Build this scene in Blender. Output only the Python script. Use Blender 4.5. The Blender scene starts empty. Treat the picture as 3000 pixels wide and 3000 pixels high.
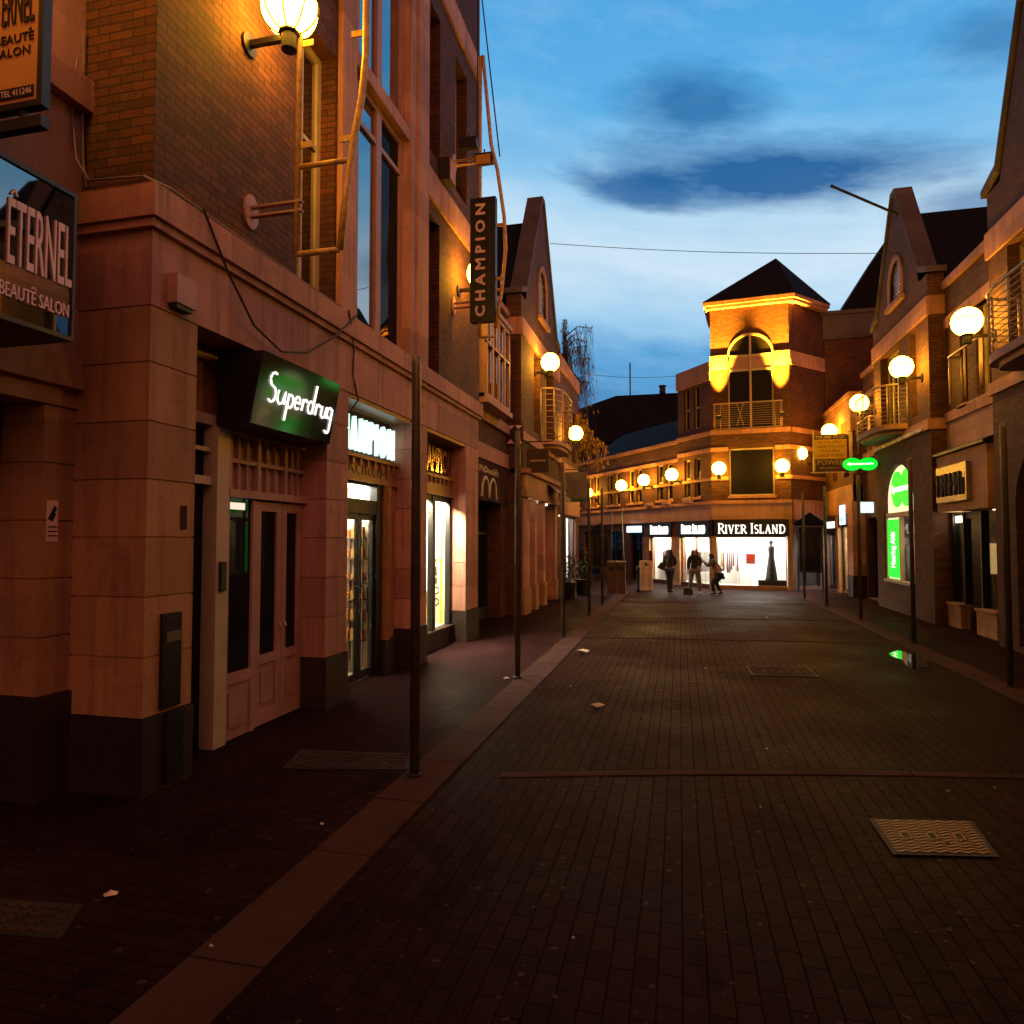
import bpy, bmesh, math, random
from mathutils import Vector, Matrix
random.seed(7)
R = math.radians
sc = bpy.context.scene
COL = sc.collection

# ---------------------------------------------------------------- materials
def _nt(name):
    m = bpy.data.materials.new(name); m.use_nodes = True
    nt = m.node_tree; b = nt.nodes['Principled BSDF']
    return m, nt, b
def nd(nt, t, **kw):
    n = nt.nodes.new(t)
    for k, v in kw.items():
        if k in n.inputs.keys() if isinstance(k, str) else False: n.inputs[k].default_value = v
        else: setattr(n, k, v)
    return n
def lk(nt, a, b): nt.links.new(a, b)
def math_n(nt, op, a, b=None, c=None, clamp=False):
    n = nt.nodes.new('ShaderNodeMath'); n.operation = op; n.use_clamp = clamp
    for i, v in enumerate((a, b, c)):
        if v is None: continue
        if isinstance(v, (int, float)): n.inputs[i].default_value = v
        else: nt.links.new(v, n.inputs[i])
    return n.outputs[0]
def mixc(nt, fac, a, b, mode='MIX'):
    n = nt.nodes.new('ShaderNodeMixRGB'); n.blend_type = mode
    for i, v in enumerate((fac, a, b)):
        if isinstance(v, (int, float)): n.inputs[i].default_value = v
        elif isinstance(v, tuple): n.inputs[i].default_value = (*v[:3], 1)
        else: nt.links.new(v, n.inputs[i])
    return n.outputs[0]
def pos(nt): return nt.nodes.new('ShaderNodeNewGeometry').outputs['Position']
def noise(nt, vec, scale, detail=4, rough=.6):
    n = nt.nodes.new('ShaderNodeTexNoise'); n.inputs['Scale'].default_value = scale
    n.inputs['Detail'].default_value = detail; n.inputs['Roughness'].default_value = rough
    nt.links.new(vec, n.inputs['Vector']); return n.outputs['Fac']
def mapv(nt, vec, s):
    n = nt.nodes.new('ShaderNodeMapping'); n.inputs['Scale'].default_value = s
    nt.links.new(vec, n.inputs['Vector']); return n.outputs[0]
def ramp(nt, f, a, b):
    n = nt.nodes.new('ShaderNodeMapRange'); n.clamp = True
    n.inputs['From Min'].default_value = a; n.inputs['From Max'].default_value = b
    nt.links.new(f, n.inputs['Value']); return n.outputs[0]
def bump(nt, b, h, st, dist=.01):
    n = nt.nodes.new('ShaderNodeBump'); n.inputs['Strength'].default_value = st; n.inputs['Distance'].default_value = dist
    nt.links.new(h, n.inputs['Height']); nt.links.new(n.outputs[0], b.inputs['Normal'])

def plain(name, col, rough=.6, metal=0, var=.35, scale=5, bmp=.15, spec=.5, fine=60):
    m, nt, b = _nt(name); p = pos(nt)
    f = noise(nt, p, scale); dk = tuple(c*(1-var) for c in col)
    lk(nt, mixc(nt, ramp(nt, f, .35, .68), dk, col), b.inputs['Base Color'])
    b.inputs['Metallic'].default_value = metal
    b.inputs['Specular IOR Level'].default_value = spec
    r = math_n(nt, 'MULTIPLY_ADD', f, .25, rough-.12, True); lk(nt, r, b.inputs['Roughness'])
    if bmp: bump(nt, b, noise(nt, p, fine, 3), bmp, .004)
    return m
def emit(name, col, st):
    m, nt, b = _nt(name)
    b.inputs['Base Color'].default_value = (*[min(.8, c*.8) for c in col], 1)
    b.inputs['Emission Color'].default_value = (*col, 1); b.inputs['Emission Strength'].default_value = st
    return m
def wallcoord(nt):
    g = nt.nodes.new('ShaderNodeNewGeometry'); s = nt.nodes.new('ShaderNodeSeparateXYZ'); lk(nt, g.outputs['Position'], s.inputs[0])
    t = nt.nodes.new('ShaderNodeSeparateXYZ'); lk(nt, g.outputs['True Normal'], t.inputs[0])
    ax = math_n(nt, 'ABSOLUTE', t.outputs[0]); ay = math_n(nt, 'ABSOLUTE', t.outputs[1])
    w = math_n(nt, 'GREATER_THAN', ax, ay)
    d = math_n(nt, 'SUBTRACT', s.outputs[1], s.outputs[0])
    u = math_n(nt, 'MULTIPLY_ADD', d, w, s.outputs[0])
    c = nt.nodes.new('ShaderNodeCombineXYZ'); lk(nt, u, c.inputs[0]); lk(nt, s.outputs[2], c.inputs[1])
    return c.outputs[0], g.outputs['Position']
def brick(name, c1, c2, mortar, w=.225, h=.075, ms=.006, rough=.85):
    m, nt, b = _nt(name); v, p = wallcoord(nt)
    wob = mixc(nt, .004, v, nt_color(nt, p, 9), 'ADD')
    t = nt.nodes.new('ShaderNodeTexBrick'); lk(nt, wob, t.inputs['Vector'])
    for k, x in (('Scale', 1), ('Brick Width', w), ('Row Height', h), ('Mortar Size', ms), ('Mortar Smooth', .3), ('Bias', -.1)): t.inputs[k].default_value = x
    t.inputs['Color1'].default_value = (*c1, 1); t.inputs['Color2'].default_value = (*c2, 1); t.inputs['Mortar'].default_value = (*mortar, 1)
    f = noise(nt, p, 1.3); g = noise(nt, p, 14)
    c = mixc(nt, ramp(nt, f, .3, .75), (.62, .62, .62), (1.1, 1.08, 1.05)); c = mixc(nt, 1, t.outputs['Color'], c, 'MULTIPLY')
    c = mixc(nt, ramp(nt, g, .52, .75), c, mixc(nt, 1, c, (.55, .5, .5), 'MULTIPLY'))
    lk(nt, c, b.inputs['Base Color']); b.inputs['Roughness'].default_value = rough
    h2 = math_n(nt, 'ADD', math_n(nt, 'MULTIPLY', t.outputs['Fac'], -1), math_n(nt, 'MULTIPLY', noise(nt, p, 70), .35))
    bump(nt, b, h2, .8, .008); return m
def nt_color(nt, p, s):
    n = nt.nodes.new('ShaderNodeTexNoise'); n.inputs['Scale'].default_value = s; nt.links.new(p, n.inputs['Vector']); return n.outputs['Color']
def stone(name, col, streak=.5, rough=.8):
    m, nt, b = _nt(name); p = pos(nt)
    big = ramp(nt, noise(nt, p, .9), .3, .7); st = ramp(nt, noise(nt, mapv(nt, p, (5, 5, .35)), 1.6, 5), .48, .75)
    gr = noise(nt, p, 40)
    sx = nt.nodes.new('ShaderNodeSeparateXYZ'); lk(nt, p, sx.inputs[0]); cb = nt.nodes.new('ShaderNodeCombineXYZ')
    lk(nt, math_n(nt, 'FLOOR', math_n(nt, 'DIVIDE', math_n(nt, 'SUBTRACT', sx.outputs[2], .61), .4655)), cb.inputs[0]); lk(nt, math_n(nt, 'FLOOR', math_n(nt, 'DIVIDE', math_n(nt, 'ADD', sx.outputs[1], sx.outputs[0]), 1.4)), cb.inputs[1])
    wn = nt.nodes.new('ShaderNodeTexWhiteNoise'); lk(nt, cb.outputs[0], wn.inputs['Vector'])
    c = mixc(nt, big, tuple(x*.72 for x in col), col); c = mixc(nt, 1, c, mixc(nt, wn.outputs['Value'], (.72, .70, .68), (1.12, 1.1, 1.08)), 'MULTIPLY')
    c = mixc(nt, math_n(nt, 'MULTIPLY', st, streak), c, tuple(x*.33 for x in col))
    c = mixc(nt, ramp(nt, gr, .5, .8), c, mixc(nt, 1, c, (.66, .62, .6), 'MULTIPLY'))
    bl = ramp(nt, noise(nt, p, 3.2, 8, .72), .56, .70); c = mixc(nt, math_n(nt, 'MULTIPLY', bl, .5), c, mixc(nt, 1, c, (.45, .40, .38), 'MULTIPLY'))
    sp = ramp(nt, noise(nt, p, 95, 2), .70, .76); c = mixc(nt, math_n(nt, 'MULTIPLY', sp, .6), c, tuple(x*.35 for x in col))
    lk(nt, c, b.inputs['Base Color']); b.inputs['Roughness'].default_value = rough
    bump(nt, b, math_n(nt, 'ADD', gr, math_n(nt, 'MULTIPLY', noise(nt, p, 6, 5), 1.5)), .35, .008); return m
def paving(name, along, c1, c2, joint, w=.21, h=.105, ms=.005):
    m, nt, b = _nt(name); p = pos(nt); s = nt.nodes.new('ShaderNodeSeparateXYZ'); lk(nt, p, s.inputs[0])
    c = nt.nodes.new('ShaderNodeCombineXYZ'); lk(nt, s.outputs[1 if along else 0], c.inputs[0]); lk(nt, s.outputs[0 if along else 1], c.inputs[1])
    wob = mixc(nt, .012, c.outputs[0], nt_color(nt, p, 3), 'ADD')
    t = nt.nodes.new('ShaderNodeTexBrick'); lk(nt, wob, t.inputs['Vector'])
    for k, x in (('Scale', 1), ('Brick Width', w), ('Row Height', h), ('Mortar Size', ms), ('Mortar Smooth', .2), ('Bias', 0)): t.inputs[k].default_value = x
    t.inputs['Color1'].default_value = (*c1, 1); t.inputs['Color2'].default_value = (*c2, 1); t.inputs['Mortar'].default_value = (*joint, 1)
    f = ramp(nt, noise(nt, p, .55, 5), .3, .72); g = noise(nt, p, 22, 5)
    q = mixc(nt, 1, t.outputs['Color'], mixc(nt, f, (.5, .5, .52), (1.25, 1.2, 1.18)), 'MULTIPLY')
    q = mixc(nt, ramp(nt, noise(nt, mapv(nt, p, (1, .25, 1)), 1.7, 6, .7), .54, .66), q, mixc(nt, 1, q, (.52, .5, .5), 'MULTIPLY'))
    q = mixc(nt, ramp(nt, noise(nt, p, 17, 0), .79, .80), q, (.055, .034, .032))
    q = mixc(nt, ramp(nt, g, .6, .8), q, mixc(nt, 1, q, (.5, .5, .5), 'MULTIPLY'))
    q = mixc(nt, ramp(nt, noise(nt, p, 55, 1), .74, .78), q, (.10, .06, .05))
    lk(nt, q, b.inputs['Base Color']); b.inputs['Specular IOR Level'].default_value = .02
    r = math_n(nt, 'MULTIPLY_ADD', f, .3, .42, True); lk(nt, math_n(nt, 'ADD', r, math_n(nt, 'MULTIPLY', t.outputs['Fac'], .3)), b.inputs['Roughness'])
    h2 = math_n(nt, 'ADD', math_n(nt, 'MULTIPLY', t.outputs['Fac'], -1), math_n(nt, 'MULTIPLY', g, .5))
    bump(nt, b, h2, .45, .008); return m
def clear_glass(name, tint=(.95, .97, .97), refl=.06):
    m = bpy.data.materials.new(name); m.use_nodes = True; nt = m.node_tree; nt.nodes.clear()
    o = nt.nodes.new('ShaderNodeOutputMaterial'); tr = nt.nodes.new('ShaderNodeBsdfTransparent'); tr.inputs[0].default_value = (*tint, 1)
    gl = nt.nodes.new('ShaderNodeBsdfGlossy'); gl.inputs['Roughness'].default_value = .01
    lw = nt.nodes.new('ShaderNodeLayerWeight'); lw.inputs[0].default_value = .5
    mx = nt.nodes.new('ShaderNodeMixShader'); lk(nt, math_n(nt, 'MULTIPLY_ADD', math_n(nt, 'POWER', lw.outputs['Facing'], 4.5), .35, refl*.5, True), mx.inputs[0])
    lk(nt, tr.outputs[0], mx.inputs[1]); lk(nt, gl.outputs[0], mx.inputs[2]); lk(nt, mx.outputs[0], o.inputs[0]); return m
def dark_glass(name, refl=.3, col=(.012, .011, .012), rough=.015, fr=.6):
    m = bpy.data.materials.new(name); m.use_nodes = True; nt = m.node_tree; nt.nodes.clear()
    o = nt.nodes.new('ShaderNodeOutputMaterial'); df = nt.nodes.new('ShaderNodeBsdfDiffuse'); df.inputs[0].default_value = (*col, 1)
    gl = nt.nodes.new('ShaderNodeBsdfGlossy'); gl.inputs['Roughness'].default_value = rough
    bp = nt.nodes.new('ShaderNodeBump'); bp.inputs['Strength'].default_value = .03; bp.inputs['Distance'].default_value = .02
    lk(nt, noise(nt, pos(nt), 1.1, 2), bp.inputs['Height']); lk(nt, bp.outputs[0], gl.inputs['Normal'])
    lw = nt.nodes.new('ShaderNodeLayerWeight'); lw.inputs[0].default_value = .4
    mx = nt.nodes.new('ShaderNodeMixShader'); lk(nt, math_n(nt, 'MULTIPLY_ADD', lw.outputs['Fresnel'], fr, refl, True), mx.inputs[0])
    lk(nt, df.outputs[0], mx.inputs[1]); lk(nt, gl.outputs[0], mx.inputs[2]); lk(nt, mx.outputs[0], o.inputs[0]); return m
def slate(name, col):
    m, nt, b = _nt(name); p = pos(nt)
    s = nt.nodes.new('ShaderNodeSeparateXYZ'); lk(nt, p, s.inputs[0])
    saw = math_n(nt, 'FRACT', math_n(nt, 'MULTIPLY', s.outputs[2], 5))
    c = mixc(nt, noise(nt, p, 7), tuple(x*.5 for x in col), col); lk(nt, c, b.inputs['Base Color'])
    b.inputs['Roughness'].default_value = .85; b.inputs['Specular IOR Level'].default_value = .1; bump(nt, b, saw, .5, .02); return m

M = {}
M['brick'] = brick('brown_brick', (.145, .055, .024), (.075, .027, .012), (.025, .014, .009))
M['brick_umber'] = brick('umber_brick', (.135, .042, .018), (.07, .021, .0095), (.018, .008, .006))
M['brick_red'] = brick('red_brick', (.135, .043, .025), (.08, .024, .014), (.026, .014, .01))
M['stone'] = stone('buff_stone', (.58, .29, .215), .8)
M['stone_b'] = stone('warm_stone', (.55, .29, .13), .75)
M['render_'] = stone('painted_render', (.52, .30, .24), .25)
M['plinth'] = stone('dark_plinth', (.034, .017, .014), .3, .6)
M['coping'] = stone('grey_coping', (.13, .10, .115), .4)
M['slate'] = slate('slate', (.016, .015, .019))
M['pave'] = paving('street_pavers', True, (.031, .0120, .0135), (.021, .0082, .0092), (.0115, .005, .0056), w=.22, h=.11, ms=.0042)
M['path'] = paving('footpath_pavers', False, (.031, .0120, .0135), (.021, .0082, .0092), (.0115, .005, .0056), w=.2, h=.1)
M['kerb'] = plain('kerb_stone', (.082, .042, .040), .75, var=.4, scale=1.2, spec=.03)
M['band'] = plain('band_stone', (.085, .045, .045), .8, var=.4, scale=2, spec=.02)
M['pink'] = plain('pink_paint', (.46, .25, .21), .55, var=.25, scale=3, bmp=.08)
M['cream'] = plain('cream_paint', (.55, .44, .30), .55, var=.2, scale=3, bmp=.05)
M['wood'] = plain('varnished_wood', (.40, .18, .07), .4, var=.4, scale=7, bmp=.1)
M['black'] = plain('black_metal', (.006, .0055, .0055), .45, var=.3, bmp=.05)
M['gloss'] = dark_glass('gloss_black_panel', .3, (.006, .006, .006), .02)
M['gloss_green'] = dark_glass('gloss_sign_panel', .10, (.012, .011, .008), .09)
M['steel'] = plain('brushed_steel', (.34, .30, .25), .38, .9, var=.3, bmp=.03)
M['post'] = plain('post_metal', (.20, .15, .11), .38, .5, var=.35, bmp=.03)
M['chrome'] = plain('polished_metal', (.75, .66, .58), .12, 1, var=.1, bmp=0)
M['frame_paint'] = plain('bracket_paint', (.75, .47, .16), .5, .1, var=.45, scale=14, bmp=.2)
M['rail'] = plain('rail_paint', (.42, .30, .24), .45, .3, var=.2, bmp=.02)
M['cable'] = plain('cable', (.03, .02, .018), .6, bmp=0)
M['grey_cable'] = plain('grey_cable', (.25, .2, .18), .6, bmp=0)
M['white'] = plain('white_paint', (.78, .76, .72), .5, var=.08, bmp=.03)
M['offwhite'] = plain('shop_wall', (.72, .64, .50), .6, var=.12, bmp=.03)
M['dark_in'] = plain('dark_interior', (.035, .028, .024), .8, var=.3, bmp=0)
M['glass'] = clear_glass('clear_glass')
M['pane'] = dark_glass('window_glass', .45)
M['pane_dim'] = dark_glass('dim_window_glass', .02, fr=.12)
M['sod'] = emit('sodium_globe', (1, .45, .025), 68)
M['lite'] = emit('shop_light', (1, .86, .62), 75)
M['lite2'] = emit('shop_light_soft', (1, .82, .5), 16)
M['litew'] = emit('shop_light_bright', (1, .93, .78), 95)
M['signw'] = emit('lit_white_sign', (.72, 1, .9), 1.15)
M['signl'] = emit('lit_white_letters', (1, .95, .88), 1.4)
M['signdim'] = emit('lit_cream_letters', (1, .86, .68), .9)
M['green'] = emit('lit_green_sign', (.0, .9, .03), 1.3)
M['green_glow'] = emit('green_tube', (.02, .6, .1), .6)
M['blue_l'] = emit('lit_blue_sign', (.55, .8, 1), 2.0)
M['yellow'] = plain('yellow_poster', (.72, .52, .02), .6, var=.1, bmp=0)
M['sign_y'] = plain('yellow_board', (.55, .32, .03), .6, var=.15, bmp=0)
M['sign_m'] = plain('maroon_board', (.05, .016, .014), .6, var=.2, bmp=0)
M['ochre'] = plain('orange_board', (.62, .30, .08), .5, var=.15, scale=2, bmp=0)
M['letter_p'] = plain('pale_letters', (.85, .60, .55), .5, var=.15, bmp=0)
M['red'] = emit('red_sale_card', (.85, .06, .03), .7)
M['red_cloth'] = plain('red_cloth', (.35, .05, .04), .8)
M['bin_wood'] = plain('bin_wood', (.10, .05, .03), .6)
M['skin'] = plain('skin', (.42, .22, .15), .55, bmp=0, var=.1)
M['hair'] = plain('dark_hair', (.02, .012, .008), .5, bmp=.2)
M['coat'] = plain('dark_jacket', (.022, .015, .013), .8)
M['lilac'] = plain('grey_top', (.16, .12, .16), .8)
M['jean'] = plain('dark_jeans', (.018, .017, .024), .8)
M['palejean'] = plain('pale_jeans', (.22, .16, .16), .8)
M['bark'] = plain('bark', (.05, .035, .03), .85)
M['leaf'] = plain('autumn_leaf', (.42, .24, .04), .6, bmp=0)
M['water'] = dark_glass('puddle_water', .45, (.01, .007, .006), .03)
M['iron'] = plain('cast_iron', (.17, .085, .06), .42, .7, var=.35, scale=20, bmp=.2)
M['irondark'] = plain('dark_iron', (.016, .010, .009), .7, 0)
M['paper'] = plain('paper', (.7, .62, .55), .8, var=.15, bmp=0)
M['greenboard'] = plain('green_edge', (.03, .12, .04), .5, bmp=0)
M['greyboard'] = plain('grey_board', (.20, .18, .17), .6, bmp=0)
M['plant'] = plain('shrub_leaf', (.05, .08, .03), .6, bmp=0)
M['louvre'] = plain('louvre_paint', (.75, .75, .8), .3, .5, bmp=0)
M['far'] = plain('far_wall', (.05, .03, .028), .8)

# ---------------------------------------------------------------- mesh kit
class Fr:
    def __init__(s, o, U, N): s.o, s.U, s.N = Vector((*o, 0)), Vector((*U, 0)), Vector((*N, 0))
    def p(s, u, n, z): return s.o + s.U*u + s.N*n + Vector((0, 0, z))
W = Fr((0, 0), (1, 0), (0, 1))                 # plain world axes
def left(X): return Fr((X, 0), (0, 1), (1, 0))  # wall on the left of the street, u = Y, n = out into the street
def right(X): return Fr((X, 0), (0, 1), (-1, 0))

class MB:
    def __init__(s, F=W): s.F, s.v, s.f, s.smooth = F, [], [], False
    def add(s, pts, faces):
        k = len(s.v); s.v += [s.F.p(*p) for p in pts]; s.f += [tuple(i+k for i in f) for f in faces]; return s
    def box(s, u0, u1, n0, n1, z0, z1):
        p = [(u, n, z) for z in (z0, z1) for n in (n0, n1) for u in (u0, u1)]
        return s.add(p, [(0, 2, 3, 1), (4, 5, 7, 6), (0, 1, 5, 4), (2, 6, 7, 3), (0, 4, 6, 2), (1, 3, 7, 5)])
    def quad(s, *p): return s.add(p, [tuple(range(len(p)))])
    def prism(s, poly, n0, n1):                # polygon in (u,z), extruded along n
        k = len(poly); p = [(u, n0, z) for u, z in poly]+[(u, n1, z) for u, z in poly]
        return s.add(p, [tuple(range(k)), tuple(range(2*k-1, k-1, -1))]+[(i, (i+1) % k, (i+1) % k+k, i+k) for i in range(k)])
    def slab(s, poly, z0, z1):                 # polygon in (u,n), extruded along z
        k = len(poly); p = [(u, n, z0) for u, n in poly]+[(u, n, z1) for u, n in poly]
        return s.add(p, [tuple(range(k)), tuple(range(2*k-1, k-1, -1))]+[(i, (i+1) % k, (i+1) % k+k, i+k) for i in range(k)])
    def seg(s, a, b, w, n0, n1):               # flat stroke in the (u,z) plane
        du, dz = b[0]-a[0], b[1]-a[1]; L = math.hypot(du, dz) or 1e-6; x, y = -dz/L*w/2, du/L*w/2
        return s.prism([(a[0]+x, a[1]+y), (b[0]+x, b[1]+y), (b[0]-x, b[1]-y), (a[0]-x, a[1]-y)], n0, n1)
    def tube(s, pts, r, k=8, cap=True):
        P = [s.F.p(*p) for p in pts]; rs = r if isinstance(r, (list, tuple)) else [r]*len(P); base = len(s.v)
        ref = Vector((0, 0, 1))
        for i, q in enumerate(P):
            t = (P[min(i+1, len(P)-1)]-P[max(i-1, 0)]).normalized()
            a = t.cross(ref if abs(t.z) < .95 else Vector((1, 0, 0))).normalized(); b = t.cross(a)
            for j in range(k):
                th = 2*math.pi*j/k; s.v.append(q+(a*math.cos(th)+b*math.sin(th))*rs[i])
        for i in range(len(P)-1):
            for j in range(k):
                s.f.append((base+i*k+j, base+i*k+(j+1) % k, base+(i+1)*k+(j+1) % k, base+(i+1)*k+j))
        if cap: s.f.append(tuple(base+j for j in range(k))); s.f.append(tuple(base+(len(P)-1)*k+j for j in range(k-1, -1, -1)))
        return s
    def lathe(s, c, prof, k=20):               # prof: (radius, z), world z axis
        o = s.F.p(*c); base = len(s.v)
        for r, z in prof:
            for j in range(k):
                th = 2*math.pi*j/k; s.v.append(o+Vector((r*math.cos(th), r*math.sin(th), z)))
        for i in range(len(prof)-1):
            for j in range(k): s.f.append((base+i*k+j, base+i*k+(j+1) % k, base+(i+1)*k+(j+1) % k, base+(i+1)*k+j))
        s.f.append(tuple(base+j for j in range(k-1, -1, -1))); s.f.append(tuple(base+(len(prof)-1)*k+j for j in range(k)))
        return s
    def ball(s, c, r, k=20, m=12, sz=1): return s.lathe(c, [(max(.002, r*math.sin(math.pi*i/m)), -r*sz*math.cos(math.pi*i/m)) for i in range(m+1)], k)
    def wall(s, u0, u1, z0, z1, ops=(), n=0, dep=.3):
        """one wall face with real openings: ops = (u0,u1,z0,z1[,arch height])"""
        us = sorted({u0, u1, *[o[0] for o in ops], *[o[1] for o in ops]}); zs = sorted({z0, z1, *[o[2] for o in ops], *[o[3] for o in ops]})
        for a, b in zip(us, us[1:]):
            if b <= u0 or a >= u1: continue
            for c, d in zip(zs, zs[1:]):
                if d <= z0 or c >= z1: continue
                mu, mz = (a+b)/2, (c+d)/2
                if any(o[0] < mu < o[1] and o[2] < mz < o[3] for o in ops): continue
                s.quad((a, n, c), (b, n, c), (b, n, d), (a, n, d))
        for o in ops:
            a, b, c, d = o[:4]; ar = o[4] if len(o) > 4 else 0; m = n-dep; t = d-ar
            s.quad((a, n, c), (a, m, c), (a, m, t), (a, n, t)); s.quad((b, n, c), (b, m, c), (b, m, t), (b, n, t))
            if c > z0+.001: s.quad((a, n, c), (b, n, c), (b, m, c), (a, m, c))
            if not ar: s.quad((a, n, d), (b, n, d), (b, m, d), (a, m, d))
            else:
                K = 16; cu, hw = (a+b)/2, (b-a)/2
                A = [(cu-hw*math.cos(math.pi*i/K), t+ar*math.sin(math.pi*i/K)) for i in range(K+1)]
                for (x0, y0), (x1, y1) in zip(A, A[1:]):
                    s.quad((x0, n, y0), (x1, n, y1), (x1, n, d), (x0, n, d)); s.quad((x0, n, y0), (x1, n, y1), (x1, m, y1), (x0, m, y0))
        return s
    def build(s, name, mat, parent=None, smooth=False):
        me = bpy.data.meshes.new(name); me.from_pydata([tuple(v) for v in s.v], [], s.f)
        bm = bmesh.new(); bm.from_mesh(me); bmesh.ops.recalc_face_normals(bm, faces=bm.faces); bm.to_mesh(me); bm.free()
        me.materials.append(M[mat] if isinstance(mat, str) else mat)
        if smooth or s.smooth: me.polygons.foreach_set('use_smooth', [True]*len(me.polygons))
        o = bpy.data.objects.new(name, me); COL.objects.link(o)
        if parent: o.parent = parent; o.matrix_parent_inverse = parent_inv(parent)
        return o
def parent_inv(p):                         # parts are drawn in world space; only a thing's Empty is moved
    return Matrix.Translation(-p.location) if p.type == 'EMPTY' else Matrix.Identity(4)
def tag(o, label, cat, group=None):
    o['label'] = label; o['category'] = cat
    if group: o['group'] = group
    return o
def thing(name, label, cat, loc=(0, 0, 0), group=None):
    o = bpy.data.objects.new(name, None); o.empty_display_size = .2; o.location = loc; COL.objects.link(o); return tag(o, label, cat, group)
def structure(o): o['kind'] = 'structure'; return o
def copy_tree(src, loc, label, rotz=0):
    r = src.copy(); COL.objects.link(r); r.location = loc; r.rotation_euler = (0, 0, rotz); r['label'] = label
    for ch in src.children:
        c = ch.copy(); COL.objects.link(c); c.parent = r
        for g in ch.children:
            d = g.copy(); COL.objects.link(d); d.parent = c
    return r

def text(mb, s, ua, ub, z0, z1, n0, n1, bold=0.0, vertical=False):
    """built-in font fitted to a box: x runs ua -> ub, letters stand z0 -> z1 (vertical: the word runs z0 -> z1, letter tops point to ua)"""
    c = bpy.data.curves.new('letters', 'FONT'); c.body = s; c.offset = bold; c.resolution_u = 2
    o = bpy.data.objects.new('letters', c); COL.objects.link(o)
    dg = bpy.context.evaluated_depsgraph_get(); me = o.evaluated_get(dg).to_mesh()
    V = [(v.co.x, v.co.y) for v in me.vertices]; Fs = [tuple(p.vertices) for p in me.polygons]
    o.to_mesh_clear(); bpy.data.objects.remove(o); bpy.data.curves.remove(c)
    x0, x1 = min(v[0] for v in V), max(v[0] for v in V); y0, y1 = min(v[1] for v in V), max(v[1] for v in V)
    def mp(x, y, n):
        fx, fy = (x-x0)/(x1-x0), (y-y0)/(y1-y0)
        if vertical: return (ua+(ub-ua)*(1-fy), n, z0+(z1-z0)*fx)
        return (ua+(ub-ua)*fx, n, z0+(z1-z0)*fy)
    k = len(V); mb.add([mp(x, y, n1) for x, y in V]+[mp(x, y, n0) for x, y in V], Fs)
    from collections import Counter
    ed = Counter(tuple(sorted((f[i], f[(i+1) % len(f)]))) for f in Fs for i in range(len(f)))
    b0 = len(mb.v)-2*k
    for (a, b), q in ed.items():
        if q == 1: mb.f.append((b0+a, b0+b, b0+b+k, b0+a+k))
    return mb
def poly(mb, pts, ua, ub, z0, z1, w, n0, n1, mir=1):
    P = [(ua+(ub-ua)*x, z0+(z1-z0)*y) for x, y in pts]
    for a, b in zip(P, P[1:]): mb.seg(a, b, w, n0, n1)
def arc(cx, cy, rx, ry, a0, a1, k=8): return [(cx+rx*math.cos(R(a0+(a1-a0)*i/k)), cy+ry*math.sin(R(a0+(a1-a0)*i/k))) for i in range(k+1)]
SER = {'R': (.72, [([(.14, 0), (.14, 1)], 2), ([(0, .02), (.28, .02)], 1), ([(0, .98), (.3, .98)], 1), ([(.14, .98)]+arc(.36, .745, .26, .235, 90, -90)+[(.14, .51)], 1.5), ([(.34, .5), (.72, .02)], 1.8), ([(.6, .02), (.8, .02)], 1)]),
       'I': (.34, [([(.15, 0), (.15, 1)], 2), ([(0, .02), (.3, .02)], 1), ([(0, .98), (.3, .98)], 1)]),
       'V': (.74, [([(.1, 1), (.36, 0)], 2), ([(.36, 0), (.62, 1)], 1.1), ([(0, .98), (.22, .98)], 1), ([(.52, .98), (.74, .98)], 1)]),
       'E': (.6, [([(.14, 0), (.14, 1)], 2), ([(0, .03), (.54, .03), (.54, .2)], 1.1), ([(0, .97), (.5, .97), (.5, .8)], 1.1), ([(.14, .52), (.4, .52)], 1.1)]),
       'S': (.52, [(arc(.26, .74, .2, .24, 30, 270)+arc(.26, .26, .2, .24, 90, -150), 1.6)]),
       'L': (.58, [([(.14, 0), (.14, 1)], 2), ([(0, .03), (.52, .03), (.52, .22)], 1.1), ([(0, .98), (.3, .98)], 1)]),
       'A': (.76, [([(.1, 0), (.38, 1)], 1.1), ([(.38, 1), (.64, 0)], 2), ([(.2, .34), (.54, .34)], 1), ([(0, .02), (.22, .02)], 1), ([(.52, .02), (.76, .02)], 1)]),
       'N': (.8, [([(.12, 0), (.12, 1)], 1.1), ([(.12, 1), (.64, 0)], 2), ([(.64, 0), (.64, 1)], 1.1), ([(0, .02), (.26, .02)], 1), ([(.52, .98), (.76, .98)], 1)]),
       'D': (.76, [([(.14, 0), (.14, 1)], 2), ([(0, .98), (.3, .98)]+arc(.34, .5, .34, .48, 90, -90, 10)+[(0, .02)], 1.4)]), ' ': (.34, [])}
def serif(mb, s, ua, ub, z0, z1, n0, n1, w):
    big = {0, s.find(' ')+1}; ws = [SER[c][0]*(1.12 if i in big else 1)+.1 for i, c in enumerate(s)]; T = sum(ws); x = 0
    for i, c in enumerate(s):
        for pts, k in SER[c][1]:
            h = 1 if i in big else .84; g = 1.12 if i in big else 1
            poly(mb, [((x+px*g)/T, py*h) for px, py in pts], ua, ub, z0, z1, w*k, n0, n1)
        x += ws[i]

def each(name, F, mat, par, *bs):
    for b in bs: MB(F).box(*b).build(name, mat, par)
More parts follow.
